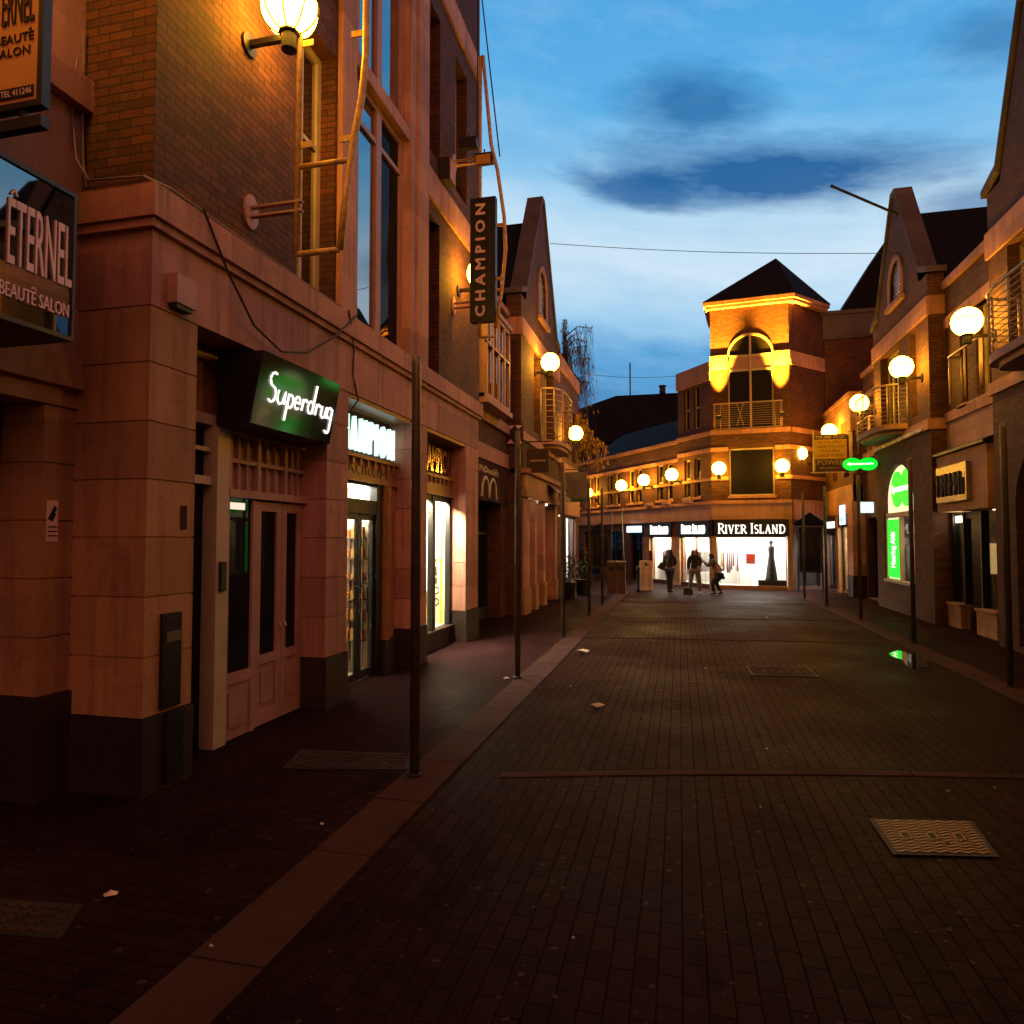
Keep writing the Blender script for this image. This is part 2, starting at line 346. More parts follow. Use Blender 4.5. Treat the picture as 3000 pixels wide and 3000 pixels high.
# ---------------------------------------------------------------- building parts
def window(par, F, u0, u1, z0, z1, n=-.22, cols=2, rows=2, fm='cream', gm='pane', fw=.055, sill=None, bar=.03, splits=None):
    f = MB(F); d = .06
    f.box(u0, u0+fw, n-d, n, z0, z1).box(u1-fw, u1, n-d, n, z0, z1).box(u0+fw, u1-fw, n-d, n, z0, z0+fw).box(u0+fw, u1-fw, n-d, n, z1-fw, z1)
    for i in range(1, cols):
        x = u0+(u1-u0)*i/cols; f.box(x-bar, x+bar, n-d, n-.004, z0+fw, z1-fw)
    for t in (splits if splits is not None else [j/rows for j in range(1, rows)]):
        y = z0+(z1-z0)*t; f.box(u0+fw, u1-fw, n-d, n-.008, y-bar, y+bar)
    w = f.build('window', fm, par)
    MB(F).box(u0+.01, u1-.01, n-.05, n-.035, z0+.01, z1-.01).build('pane', gm, w)
    if sill: MB(F).box(u0-.06, u1+.06, n-.02, .07, z0-.1, z0-.003).build('sill', sill, w)
    return w
def blocks(mb, u0, u1, n0, n1, zs, gap=.012, groove=.012):
    for a, b in zip(zs, zs[1:]):
        mb.box(u0, u1, n0, n1, a, b-gap); mb.box(u0+groove, u1-groove, n0+groove, n1-groove, b-gap, b)
def room(par, F, u0, u1, n0, n1, z0, z1, wm, lm, lights, floor='offwhite'):
    MB(F).quad((u0, n0, z0), (u1, n0, z0), (u1, n0, z1), (u0, n0, z1)).quad((u0, n0, z0), (u0, n1, z0), (u0, n1, z1), (u0, n0, z1)).quad((u1, n0, z0), (u1, n1, z0), (u1, n1, z1), (u1, n0, z1)).quad((u0, n0, z1), (u1, n0, z1), (u1, n1, z1), (u0, n1, z1)).build('interior_wall', wm, par)
    MB(F).quad((u0, n0, z0), (u1, n0, z0), (u1, n1, z0), (u0, n1, z0)).build('interior_floor', floor, par)
    for (a, b, c, d) in lights: MB(F).box(a, b, c, d, z1-.05, z1-.012).build('ceiling_light', lm, par)
def balcony(par, F, u0, u1, dep, zb, zt, bars=8, round_=.5, posts=7, slab=.14, base=True):
    K = 20; hw, cu = (u1-u0)/2, (u0+u1)/2
    def sup(r): return [(cu-hw*r*math.copysign(abs(math.cos(t))**round_, math.cos(t)), dep*r*math.sin(t)**round_+.01) for t in [math.pi*i/K for i in range(K+1)]]
    S = sup(1)
    if base:
        b = MB(F); b.slab(S, zb, zb+slab); b.slab(sup(.85), zb-.1, zb-.002); ob = b.build('balcony', 'render_', par)
    else:
        b = MB(F); b.box(u0, u1, .0, .05, zb-.04, zb); ob = b.build('balcony', 'rail', par)
    zz = zb+(slab if base else 0)
    r = MB(F); r.tube([(u, n, zt) for u, n in S], .028, 6)
    for i in range(1, bars): r.tube([(u, n, zz+(zt-zz)*i/bars) for u, n in S], .009, 5)
    for i in range(posts):
        q = S[round(i*K/(posts-1))]; r.tube([(q[0], q[1], zz), (q[0], q[1], zt)], .02, 6)
    r.build('railing', 'rail', ob, True)
def gable(par, F, u0, u1, zb, za, th=.55, wallm='brick', back=7, louvre=None, flat=.35):
    """gable wall with a thick raised coping and the slate cross roof behind it"""
    cu = (u0+u1)/2; w = MB(F); s = .55
    ops = []
    w.wall(u0, u1, zb, zb+.35, [], 0)
    P = [(u0+s, zb+.35), (u1-s, zb+.35), (cu+flat*.3, za), (cu-flat*.3, za)]
    if louvre:
        lu, lz0, lz1, lw = louvre; t = lz1-lw; K = 14
        A = [(lu-lw, lz0), (lu-lw, t)]+[(lu-lw*math.cos(math.pi*i/K), t+lw*math.sin(math.pi*i/K)) for i in range(1, K)]+[(lu+lw, t), (lu+lw, lz0)]
        L = [(u0+s, zb+.35)]; h = len(A)//2
        w.quad(*[(x, 0, y) for x, y in [P[0]]+A[:h+1]+[(cu, za), P[3]]]); w.quad(*[(x, 0, y) for x, y in A[h:]+[P[1], P[2], (cu, za)]])
        w.quad(*[(x, 0, y) for x, y in [P[0], P[1], A[-1], A[0]]])
        for a, b in zip(A, A[1:]): w.quad((a[0], 0, a[1]), (b[0], 0, b[1]), (b[0], -.2, b[1]), (a[0], -.2, a[1]))
        g = MB(F)
        n = 11
        for i in range(n):
            z = lz0+(lz1-lz0)*(i+.5)/n; hw = lw if z < t else math.sqrt(max(0, lw*lw-(z-t)**2))
            if hw > .05: g.box(lu-hw, lu+hw, -.17, -.06, z-.03, z+.045)
        lo = g.build('louvre', 'louvre', par)
        fr = MB(F)
        for a, b in zip(A, A[1:]): fr.seg(a, b, .14, .003, .05)
        fr.box(lu-lw-.15, lu+lw+.15, .003, .12, lz0-.12, lz0); fr.build('frame', 'render_', lo)
        MB(F).box(lu-lw, lu+lw, -.24, -.21, lz0, lz1).build('backing', 'black', lo)
    else: w.quad(*[(x, 0, y) for x, y in P])
    w.quad((u0, 0, zb), (u0, -th, zb), (u0, -th, zb+.35), (u0, 0, zb+.35)).quad((u1, 0, zb), (u1, -th, zb), (u1, -th, zb+.35), (u1, 0, zb+.35))
    w.build('gable_wall', wallm, par)
    c = MB(F); t = .14
    Q = [(u0-.12, zb+.35), (u0+s-.06, zb+.36+.2), (cu-flat/2, za+.05), (cu+flat/2, za+.05), (u1-s+.06, zb+.36+.2), (u1+.12, zb+.35)]
    for a, b in zip(Q, Q[1:]):
        c.prism([a, b, (b[0], b[1]+t), (a[0], a[1]+t)], -th-.03, .06)
    c.build('coping', 'coping', par)
    r = MB(F); h = za-.5
    r.add([(u0+.2, -th-.035, zb+.3), (cu, -th-.035, h), (cu, -back, h), (u0+.2, -back, zb+.3), (u1-.2, -th-.035, zb+.3), (u1-.2, -back, zb+.3)], [(0, 1, 2, 3), (4, 5, 2, 1), (3, 2, 5), (0, 4, 1)])
    r.build('roof', 'slate', par)
def shell(par, F, u0, u1, n0, n1, z0, z1, m='dark_in'):
    MB(F).box(u0, u1, n0, n1, z0, z1).build('core', m, par)

# ================================================================ ground
def sheet(name, pts, z, mat):
    o = MB().quad(*[(x, y, z) for x, y in pts]).build(name, mat); return structure(o)
sheet('ground', [(-90, -30), (90, -30), (90, 140), (-90, 140)], -.004, 'pave')
sheet('footpath', [(-5.6, -12), (-2.31, -12), (-2.31, 24), (-5.6, 24)], .002, 'path')
sheet('footpath', [(4.42, -12), (7, -12), (7, 26), (4.42, 26)], .002, 'path')
def kerb(x0, x1, ya, yb):
    m = MB(); y = ya
    while y < yb:
        l = random.uniform(.85, 1.2); m.box(x0, x1, y, min(y+l-.012, yb), -.02, .006+random.uniform(0, .004)); y += l
    return structure(m.build('kerb_strip', 'kerb'))
kerb(-2.3, -1.9, -8, 27); kerb(4.0, 4.4, -8, 26)
for x0, y0, y1 in ((-1.48, 5.62, 6.75), (-1.88, 13.9, 14.45), (-1.88, 17.5, 18.2), (-1.88, 22.0, 22.5)):
    m = MB(); x = x0; Yc = lambda q: y0+(y1-y0)*(1-max(0, (3.95-q)/(3.95-x0))**1.5)
    while x < 3.9:
        l = min(random.uniform(.7, .95), 3.97-x); a, b = x, x+l-.012
        m.add([(a, Yc(a), .004), (b, Yc(b), .004), (b, Yc(b)+.12, .004), (a, Yc(a)+.12, .004), (a, Yc(a), -.02), (b, Yc(b), -.02), (b, Yc(b)+.12, -.02), (a, Yc(a)+.12, -.02)], [(0, 1, 2, 3), (0, 1, 5, 4), (2, 3, 7, 6), (1, 2, 6, 5), (0, 3, 7, 4)]); x += l
    structure(m.build('paving_band', 'band'))

# ================================================================ left: salon building (nearest)
F = left(-4.75)
t = thing('salon_building', 'dark salon building at the left edge with a stone pier beside its black doorway', 'building', (-4.75, 2, 0))
MB(F).wall(-6, 4.5, 3.45, 14, [(1.3, 2.6, 6.2, 8.4)], 0, .3).build('wall', 'render_', t)
for a, b in ((4.22, 4.5), (.6, 1.2)): m = MB(F); blocks(m, a, b, -.5, 0, [.8, 1.25, 1.7, 2.15, 2.6, 3.05]); m.build('pier', 'stone_b', t)
each('plinth', F, 'plinth', t, (4.2, 4.5, -.5, .03, 0, .797), (.55, 1.25, -.5, .03, 0, .797))
m = MB(F); m.box(-6, 4.5, -.5, .02, 3.05, 3.2).box(-6, 4.5, -.5, .09, 3.2, 3.28).box(-6, 4.5, -.5, .05, 3.28, 3.45); m.build('moulding', 'stone_b', t)
m = MB(F).box(-6, 4.5, .002, .1, 5.5, 5.76); m.build('band', 'stone', t)
m = MB(F); m.box(1.25, 1.4, -.5, -.4, 0, 3.05).box(4.05, 4.2, -.5, -.4, 0, 3.05).box(1.4, 4.05, -.5, -.4, 2.3, 2.45); d = m.build('door', 'black', t)
MB(F).box(1.4, 4.05, -.46, -.44, 0, 3.05).build('pane', 'pane_dim', d)
window(t, F, 1.3, 2.6, 6.2, 8.4)
shell(t, F, -6, 4.45, -8, -.52, 0, 14); MB(F).box(-6, 4.5, -8, .1, 14, 14.2).build('roof', 'slate', t)

s_ = thing('salon_sign', 'glossy black box sign with tall pale letters over the salon doorway', 'sign', (-4.1, 3.4, 3.4))
MB(F).box(3.14, 3.73, .1, .745, 3.37, 4.33).build('sign_box', 'gloss', s_)
MB(F).box(3.12, 3.75, .1, .76, 4.33, 4.36).box(3.12, 3.14, .1, .76, 3.37, 4.33).box(3.73, 3.75, .1, .76, 3.37, 4.33).box(3.12, 3.75, .1, .76, 3.34, 3.37).build('frame', 'black', s_)
m = MB(F); text(m, 'ETERNEL', 3.27, 3.725, 3.70, 4.11, .747, .757); m.seg((3.285, 4.135), (3.305, 4.17), .011, .747, .757); m.seg((3.305, 4.17), (3.325, 4.135), .011, .747, .757); m.build('lettering', 'letter_p', s_)
m = MB(F); text(m, 'BEAUTE SALON', 3.225, 3.71, 3.49, 3.58, .747, .758); m.seg((3.435, 3.592), (3.45, 3.61), .007, .747, .758); m.seg((3.45, 3.61), (3.465, 3.592), .007, .747, .758); m.build('lettering', 'letter_p', s_)

FH = Fr((0, 3.3), (1, 0), (0, -1))
s_ = thing('hanging_sign', 'orange rectangular salon board in a black frame hung out from the wall high up', 'sign', (-4.2, 3.3, 4.6))
m = MB(FH); m.box(-4.72, -3.77, -.03, .03, 4.66, 4.70).box(-3.81, -3.77, -.03, .03, 4.7, 6.2).box(-4.72, -4.68, -.03, .03, 4.7, 6.2).box(-4.72, -3.77, -.03, .03, 6.2, 6.24); m.build('frame', 'black', s_)
MB(FH).box(-4.68, -3.815, -.02, .02, 4.705, 6.2).build('board', 'ochre', s_)
m = MB(FH); m.box(-4.66, -3.84, .021, .026, 4.73, 4.80); m.build('strip', 'black', s_)
m = MB(FH); text(m, 'TEL 411246', -4.09, -3.85, 4.745, 4.785, .027, .03); m.build('lettering', 'letter_p', s_)
m = MB(FH); text(m, 'ETERNEL', -4.20, -3.848, 5.21, 5.46, .021, .028, .0); text(m, 'BEAUTE', -4.15, -3.85, 5.09, 5.145, .021, .026); text(m, 'SALON', -4.15, -3.875, 5.005, 5.06, .021, .026); m.seg((-3.885, 5.153), (-3.87, 5.168), .007, .021, .026); m.build('lettering', 'black', s_)
m = MB(FH); m.box(-4.75, -3.77, -.03, .03, 4.53, 4.60).box(-3.95, -3.92, -.02, .02, 4.6, 4.66).box(-4.5, -4.47, -.02, .02, 4.6, 4.66); m.build('bracket', 'black', s_)

# ================================================================ left: tall brick building
F = left(-4.05); FS = Fr((0, 4.5), (1, 0), (0, -1))
t = thing('brick_building', 'tall brown brick building with a stone ground floor of three shop bays on the left', 'building', (-4.05, 9, 0))
ZS = [.61, 1.08, 1.55, 2.02, 2.48, 2.94, 3.41, 3.86]
for i, (a, b) in enumerate(((4.5, 5.04), (7.3, 7.83), (9.95, 10.6), (12.7, 13.55))):
    m = MB(F); blocks(m, a, b, -.7 if i == 0 else -.6, 0, ZS); m.build('pier', 'stone' if i else 'stone_b', t)
    MB(F).box(a-.008, b+.01, -.7, .02, 0, .60).build('plinth', 'plinth', t)
for a, b in ((4.5, 5.9), (5.9, 7.3), (7.3, 8.7), (8.7, 10.1), (10.1, 11.5), (11.5, 12.6), (12.6, 13.55)): MB(F).box(a+.003, b-.003, -.7, .0, 3.862, 4.54).build('frieze', 'stone', t)
MB(F).box(4.42, 13.6, -.75, .09, 4.54, 4.80).box(4.45, 13.6, -.73, .05, 4.47, 4.538).build('cornice', 'stone', t)
m = MB(F); m.wall(4.5, 7.47, 4.8, 15, [(6.57, 7.42, 4.86, 7.9), (6.57, 7.42, 8.6, 11.4)], 0, .35); m.quad((4.5, 0, 4.8), (4.5, -.7, 4.8), (4.5, -.7, 15), (4.5, 0, 15)); m.build('wall', 'brick_umber', t)
m = MB(F); m.wall(10.45, 13.6, 4.8, 15, [(10.5, 11.15, 4.85, 7.5), (10.5, 11.15, 8.6, 11.2), (12.0, 12.7, 8.6, 11.2)], 0, .35); m.quad((13.6, 0, 4.8), (13.6, -8, 4.8), (13.6, -8, 15), (13.6, 0, 15)); m.build('wall', 'brick_umber', t)
window(t, F, 6.57, 7.42, 4.86, 7.9, -.2, 2, 2, splits=[.62], fw=.09); window(t, F, 6.57, 7.42, 8.6, 11.4, -.2, 2, 2, fw=.08)
for z0, z1 in ((4.85, 7.5), (8.6, 11.2)): window(t, F, 10.5, 11.15, z0, z1, -.22, 2, 2, gm='pane_dim', fm='wood')
window(t, F, 12.0, 12.7, 8.6, 11.2, -.22, 2, 2)
each('pilaster', F, 'stone', t, (7.475, 7.84, -.4, .07, 4.802, 15), (9.74, 9.98, -.4, .03, 4.802, 15), (9.985, 10.448, -.4, .07, 4.802, 15))
each('band', F, 'stone', t, (10.45, 13.62, .002, .05, 7.75, 8.25), (10.45, 13.62, .002, .05, 11.6, 12.1))
for z0, z1, sp in ((4.86, 8.2, .83), (8.42, 11.9, .86), (12.1, 14.9, .5)):
    m = MB(F); n = -.1
    for a, b in ((7.84, 7.92), (8.10, 8.24), (8.80, 8.96), (9.66, 9.74)): m.box(a, b, n-.1, n, z0, z1)
    zz = z0+(z1-z0)*sp
    for a, b in ((7.92, 8.1), (8.24, 8.8), (8.96, 9.66)):
        for c in (z0, zz, z1-.07): m.box(a, b, n-.1, n-.01, c, c+.07)
    w = m.build('window', 'pink', t); MB(F).box(7.86, 8.9, n-.07, n-.05, z0, z1).build('pane', 'pane', w); MB(F).box(8.9, 9.72, n-.07, n-.05, z0, z1).build('pane', 'pane_dim' if z0 < 6 else 'pane', w)
    MB(F).box(7.84, 9.74, n-.2, .02, z1+.003, z1+.2).build('spandrel', 'stone', t)
shell(t, F, 4.55, 13.5, -8, -2.4, 0, 14.9); shell(t, F, 4.55, 13.5, -2.4, -.75, 4.0, 14.9); MB(F).box(4.45, 13.65, -8, .12, 15, 15.2).build('roof', 'slate', t)

# bay 1: pale panelled shopfront with a narrow side door
n = -.3; bf = MB(F)
bf.box(5.04, 5.10, n-.1, n, 0, 3.1).box(5.04, 7.3, n-.12, n-.02, 3.10, 3.2).box(5.10, 5.66, n-.1, n-.01, 2.52, 2.6).box(5.1, 5.66, n-.08, n-.03, 2.84, 2.88).box(5.37, 5.40, n-.08, n-.03, 2.6, 3.1)
d = bf.build('door', 'cream', t); MB(F).box(5.10, 5.66, n-.14, n-.12, .08, 3.1).build('pane', 'pane_dim', d); MB(F).box(5.12, 5.20, n-.118, n-.06, .05, 2.5).build('door_leaf', 'black', d)
MB(F).box(5.68, 5.86, n-.12, n+.04, .0, 3.098).build('post', 'cream', t)
MB(F).box(5.72, 5.80, n+.041, n+.07, 1.5, 1.78).build('intercom', 'black', t)
each('fascia', F, 'wood', t, (5.1, 7.3, n-.15, n-.1, 3.2, 3.86), (5.05, 7.3, n-.1, n-.04, 3.72, 3.8))
m = MB(F); us = [5.88, 6.36, 6.87, 7.3]
for a, b in zip(us, us[1:]):
    m.box(a, a+.05, n-.06, n+.02, 2.5, 3.07); w_ = (b-a-.05)/3
    for i in range(3):
        x = a+.05+w_*i; m.box(x+.012, x+w_-.012, n-.08, n-.045, 2.5, 3.07); m.box(x-.012, x+.012, n-.06, n-.005, 2.5, 3.07)
m.box(5.88, 7.3, n-.06, n+.012, 2.77, 2.81).box(5.86, 7.3, n-.06, n+.05, 2.42, 2.5).box(5.86, 7.3, n-.06, n+.03, 3.05, 3.097); m.build('transom_panel', 'pink', t)
m = MB(F); m.box(5.88, 5.93, n-.06, n, .0, 2.42).box(6.31, 6.38, n-.06, n, 0, 2.42).box(5.93, 6.31, n-.06, n, .55, .66).box(5.93, 6.31, n-.06, n-.02, 0, .55).box(5.97, 6.27, n-.02, n-.004, .12, .46); w = m.build('window', 'pink', t)
MB(F).box(5.92, 6.32, n-.045, n-.03, .6, 2.42).build('pane', 'pane_dim', w)
for a, b in ((6.38, 6.86), (6.87, 7.28)):
    m = MB(F); k = .09
    m.box(a, a+k, n-.06, n-.008, .02, 2.40).box(b-k, b, n-.06, n-.008, .02, 2.4).box(a+k, b-k, n-.06, n-.008, 2.3, 2.4).box(a+k, b-k, n-.06, n-.008, .02, .16).box(a+k, b-k, n-.06, n-.008, .66, .76).box(a+k, b-k, n-.06, n-.03, .16, .66).box(a+k+.04, b-k-.04, n-.03, n-.012, .24, .58)
    d = m.build('door', 'pink', t); MB(F).box(a+k-.01, b-k+.01, n-.045, n-.035, .74, 2.32).build('pane', 'pane_dim', d)
    MB(F).tube([(a+.045 if a > 6.5 else b-.045, n+.005, 1.0), (a+.045 if a > 6.5 else b-.045, n+.03, 1.03), (a+.045 if a > 6.5 else b-.045, n+.005, 1.08)], .008, 6).build('handle', 'steel', d)
MB(F).box(5.95, 6.2, n-.028, n-.02, 2.30, 2.37).build('pane_glow', 'signdim', t)  # glowing strip laid over the pane, stands for light seen in the glass

# bay 2: lit entrance, bay 3: display window
for a, b in ((7.83, 9.95), (10.6, 12.7)):
    m = MB(F); m.box(a, b, n-.16, n-.1, 3.15, 3.86).box(a, b, n-.1, n+.03, 2.86, 3.12).box(a, b, n-.1, n+.09, 3.12, 3.17).box(a, b, n-.1, n+.07, 2.80, 2.86)
    for i in range(9):
        x = a+.15+(b-a-.3)*i/8; m.box(x-.02, x+.02, n+.03, n+.07, 3.02, 3.12)
    m.box(a, b, n-.3, -.02, 3.80, 3.858); m.build('fascia', 'wood', t)
m = MB(F); text(m, 'AURUM', 8.3, 9.6, 2.9, 3.02, n+.03, n+.038); m.build('lettering', 'black', t)
m = MB(F); m.box(7.86, 8.26, n-.1, n, .0, .5).box(8.24, 8.34, n-.1, n+.02, .5, 2.8).box(9.28, 9.44, n-.1, n+.02, 0, 2.8).box(8.34, 9.28, n-.1, n+.01, 2.36, 2.56).box(8.34, 9.28, n-.08, n, 2.76, 2.8).box(7.84, 7.9, n-.1, n+.01, 0, 2.8).box(8.24, 8.34, n-.1, n+.02, 0, .5); w = m.build('shopfront', 'black', t)
each('pane', F, 'glass', w, (8.34, 9.28, n-.06, n-.05, 2.55, 2.77), (7.9, 8.24, n-.06, n-.05, .5, 2.8))
for a, b in ((8.34, 8.79), (8.83, 9.28)):
    m = MB(F); m.box(a, a+.05, n-.07, n-.02, .04, 2.36).box(b-.05, b, n-.07, n-.02, .04, 2.36).box(a+.05, b-.05, n-.07, n-.02, 2.27, 2.36).box(a+.05, b-.05, n-.07, n-.02, .04, .14); d = m.build('door', 'black', t)
    MB(F).box(a+.04, b-.04, n-.05, n-.04, .1, 2.3).build('pane', 'glass', d)
    x = b-.09 if a < 8.5 else a+.09
    MB(F).tube([(x, n-.03, .95), (x, n+.05, .97), (x, n+.05, 1.33), (x, n-.03, 1.35)], .013, 6).build('handle', 'black', d)
m = MB(F); m.box(9.46, 9.92, n-.16, n-.02, .5, 2.8); m.tube([(9.55, n+.04, .5), (9.55, n+.04, 2.8)], .07, 12); m.tube([(9.72, n+.01, .5), (9.72, n+.01, 2.8)], .05, 12); m.tube([(9.86, n, .5), (9.86, n, 2.8)], .045, 12); m.build('column', 'wood', t)
MB(F).box(9.44, 9.93, n-.16, n+.1, 0, .5).build('plinth', 'plinth', t)
room(t, F, 7.88, 9.44, -2.3, -.42, .02, 2.85, 'offwhite', 'lite', [(8.4, 9.2, -.95, -.7), (8.4, 9.2, -1.9, -1.6)])
for i, (a, b, k) in enumerate(((-.52, -.45, 'cream'), (-.62, -.54, 'white'), (-.72, -.64, 'cream'), (-.84, -.75, 'pink'))): MB(F).box(9.36, 9.42, a, b, .1+.03*i, 2.25-.1*(i % 2)).build('wall_panel', k, t)
for i in range(6): MB(F).box(9.22, 9.36, -.80, -.47, .5+.3*i, .52+.3*i).build('shelf', 'steel', t)
m = MB(F)
for i in range(6):
    for j in range(3): h = random.uniform(.06, .16); m.box(9.24, 9.33, -.78+.11*j, -.71+.11*j, .521+.3*i, .521+.3*i+h)
m.build('stock', 'ochre', t)
m = MB(F)
for i in range(5): m.box(7.95, 8.25, -1.6, -.7, .45+.42*i, .48+.42*i)
m.box(9.05, 9.4, -2.25, -1.0, 0.03, 1.0); m.build('shelf', 'white', t)
m = MB(F)
for i in range(4):
    for j in range(3): x = 8.0+.08*j; m.ball((x, -.9-.25*j, .56+.42*i), .07, 10, 6)
m.build('stock', 'greyboard', t)
each('stall_riser', F, 'plinth', t, (10.62, 12.68, n-.1, n+.03, .0, .30), (10.62, 12.68, n-.12, n+.08, .30, .35))
m = MB(F); m.box(10.62, 10.7, n-.08, n+.01, .35, 2.8).box(11.62, 11.78, n-.08, n+.02, .35, 2.8).box(12.58, 12.69, n-.08, n+.01, .35, 2.8).box(10.7, 12.58, n-.08, n, 2.70, 2.8); w = m.build('window', 'black', t)
each('pane', F, 'glass', w, (10.7, 11.62, n-.05, n-.04, .35, 2.7), (11.78, 12.58, n-.05, n-.04, .35, 2.7))
room(t, F, 10.63, 12.67, -1.7, -.42, .345, 2.85, 'offwhite', emit('display_light', (1, .84, .56), 900), [(10.75, 12.5, -.56, -.43)])
each('poster', F, 'yellow', t, (12.60, 12.64, -1.15, -.70, .36, 1.55), (12.62, 12.64, -.50, -.46, .36, 2.2))
MB(F).box(12.58, 12.595, -.92, -.74, 1.0, 1.6).box(12.6, 12.64, -1.1, -.70, 1.56, 2.2).build('glow_panel', 'signw', t)
MB(F).box(12.6, 12.62, -.63, -.49, 1.62, 2.12).build('glow_panel', 'signw', t)
for (x, y, z) in ((12.45, -.82, 1.0), (12.4, -.9, .74), (12.42, -.8, .52), (12.2, -.75, .42)):
    m = MB(F); m.box(x-.05, x+.12, y-.14, y+.14, z-.015, z); m.ball((x, y-.03, z+.05), .05, 10, 6); m.ball((x, y+.06, z+.03), .045, 10, 6); m.build('shoe', 'white', t)
m = MB(F)
for i, z in enumerate((.78, 1.0)):
    m.tube([(12.58, -.56+.055*math.sin(a), z+.07*math.cos(a)) for a in (0, 1, 2, 3, 4, 5, 6.28)], .016, 6)
m.box(12.57, 12.6, -.58, -.55, 1.13, 1.25).box(12.57, 12.6, -.58, -.55, 1.29, 1.46); m.build('lettering', 'black', t)
m = MB(F).box(10.8, 12.55, -1.0, -.94, 2.28, 2.36); m.build('rail', 'steel', t)
MB(F).ball((12.2, -.78, 2.36), .07, 14, 8).build('spot_lamp', 'litew', t); MB(F).box(9.1, 9.3, -.62, -.45, 2.70, 2.74).build('spot_lamp', 'litew', t)

# alarm box, pillar panel, notices
a_ = thing('alarm_box', 'small pale alarm box on the stone frieze above the corner pier', 'alarm box', (-4.05, 4.78, 3.9))
MB(F).prism([(4.67, 3.93), (4.90, 3.93), (4.90, 4.17), (4.67, 4.17)], .003, .10).build('case', 'pink', a_); MB(F).box(4.69, 4.88, .003, .08, 3.895, 3.929).build('lamp', 'black', a_)
a_ = thing('meter_cabinet', 'narrow dark metal cabinet with a slot on the corner pier', 'cabinet', (-4.05, 4.77, .62))
MB(F).box(4.665, 4.875, .003, .035, .64, 1.40).build('body', 'black', a_); MB(F).box(4.70, 4.86, .036, .042, 1.17, 1.25).build('slot', 'steel', a_)
for i in range(3): MB(F).box(4.69, 4.86, .036, .045, 1.29+.03*i, 1.305+.03*i).build('vent', 'irondark', a_)
MB(F).box(4.71, 4.90, .022, .05, .05, .6).build('lower_cover', 'black', a_)
a_ = thing('notice', 'small faded notice stuck to the corner pier', 'notice'); MB(F).box(4.87, 4.95, .001, .004, 2.08, 2.28).build('paper', 'band', a_)
a_ = thing('notice', 'small white notice with a dark pictogram on the salon pier', 'notice')
MB(left(-4.75)).box(4.26, 4.36, .001, .005, 1.98, 2.30).build('paper', 'letter_p', a_); m = MB(left(-4.75)); m.seg((4.28, 2.15), (4.335, 2.25), .03, .005, .008); m.seg((4.30, 2.14), (4.33, 2.2), .02, .005, .008)
for i in range(3): m.box(4.27, 4.35, .005, .008, 2.09-.035*i, 2.1-.035*i)
m.build('pictogram', 'black', a_)

# Superdrug sign: tilted box
FT = F
s_ = thing('shop_sign', 'tilted dark green glossy box sign with white neon script over the panelled shopfront', 'sign', (-4.0, 6.7, 3.2))
u0, u1 = 5.68, 7.20; zb, zt, nb, nt_ = 3.11, 3.80, .085, .22
E_ = [(nb, zb), (nt_, zt)]
def tp(u, f, o=0): return (u, nb+(nt_-nb)*f+o*.9, zb+(zt-zb)*f-o*.4)
m = MB(F); m.add([(u0, nb, zb), (u0, nt_, zt), (u0, -.28, zt-.02), (u0, -.28, zb-.03), (u1, nb, zb), (u1, nt_, zt), (u1, -.28, zt-.02), (u1, -.28, zb-.03)], [(0, 1, 2, 3), (4, 5, 6, 7), (1, 2, 6, 5), (0, 3, 7, 4), (2, 3, 7, 6)]); m.build('case', 'black', s_)
m = MB(F); m.quad(tp(u0, 0), tp(u1, 0), tp(u1, 1), tp(u0, 1)); m.build('face', 'gloss_green', s_)
SD = [arc(.07, .78, .045, .13, 60, 270, 6)+arc(.07, .5, .05, .15, 90, -130, 6),
      [(.15, .62), (.15, .42), (.18, .36), (.22, .4), (.24, .62), (.245, .38)],
      [(.29, .62), (.28, .08)], arc(.32, .48, .04, .13, 130, -150, 8),
      [(.385, .5), (.455, .5)]+arc(.42, .5, .037, .13, 0, 310, 8),
      [(.50, .62), (.495, .38)], arc(.535, .5, .035, .12, 160, 40, 4),
      arc(.62, .5, .04, .13, 30, 330, 8), [(.665, .98), (.655, .38)],
      [(.71, .62), (.705, .38)], arc(.74, .5, .032, .12, 160, 40, 4),
      [(.795, .62), (.795, .42), (.82, .37), (.86, .42), (.87, .62), (.875, .38)],
      arc(.93, .52, .04, .12, 30, 330, 8), [(.968, .62), (.965, .2)]+arc(.93, .18, .036, .1, 0, -150, 5)]
m = MB(F)
for st in SD:
    m.tube([tp(u0+.15+1.32*x, .10+.74*y, .011) for x, y in st], .0118, 6)
m.build('lettering', 'signl', s_)
# lit white letters on bay 2 and metal letters on bay 3
s_ = thing('shop_sign', 'overlit white condensed letters standing over the open lit shop door', 'sign', (-4.3, 9, 3.2))
m = MB(F); text(m, 'C H A M P I O N', 7.95, 9.9, 3.22, 3.7, n-.03, n+.03, .0); m.build('lettering', 'signw', s_)
MB(F).box(7.9, 9.93, n-.09, n-.05, 3.2, 3.73).build('backing', 'dark_in', s_)
s_ = thing('shop_sign', 'polished metal letters over the yellow display window', 'sign', (-4.3, 11.6, 3.2))
m = MB(F); text(m, 'CHAMPION', 10.75, 12.6, 3.22, 3.68, n-.02, n+.05, .02); m.build('lettering', 'chrome', s_)

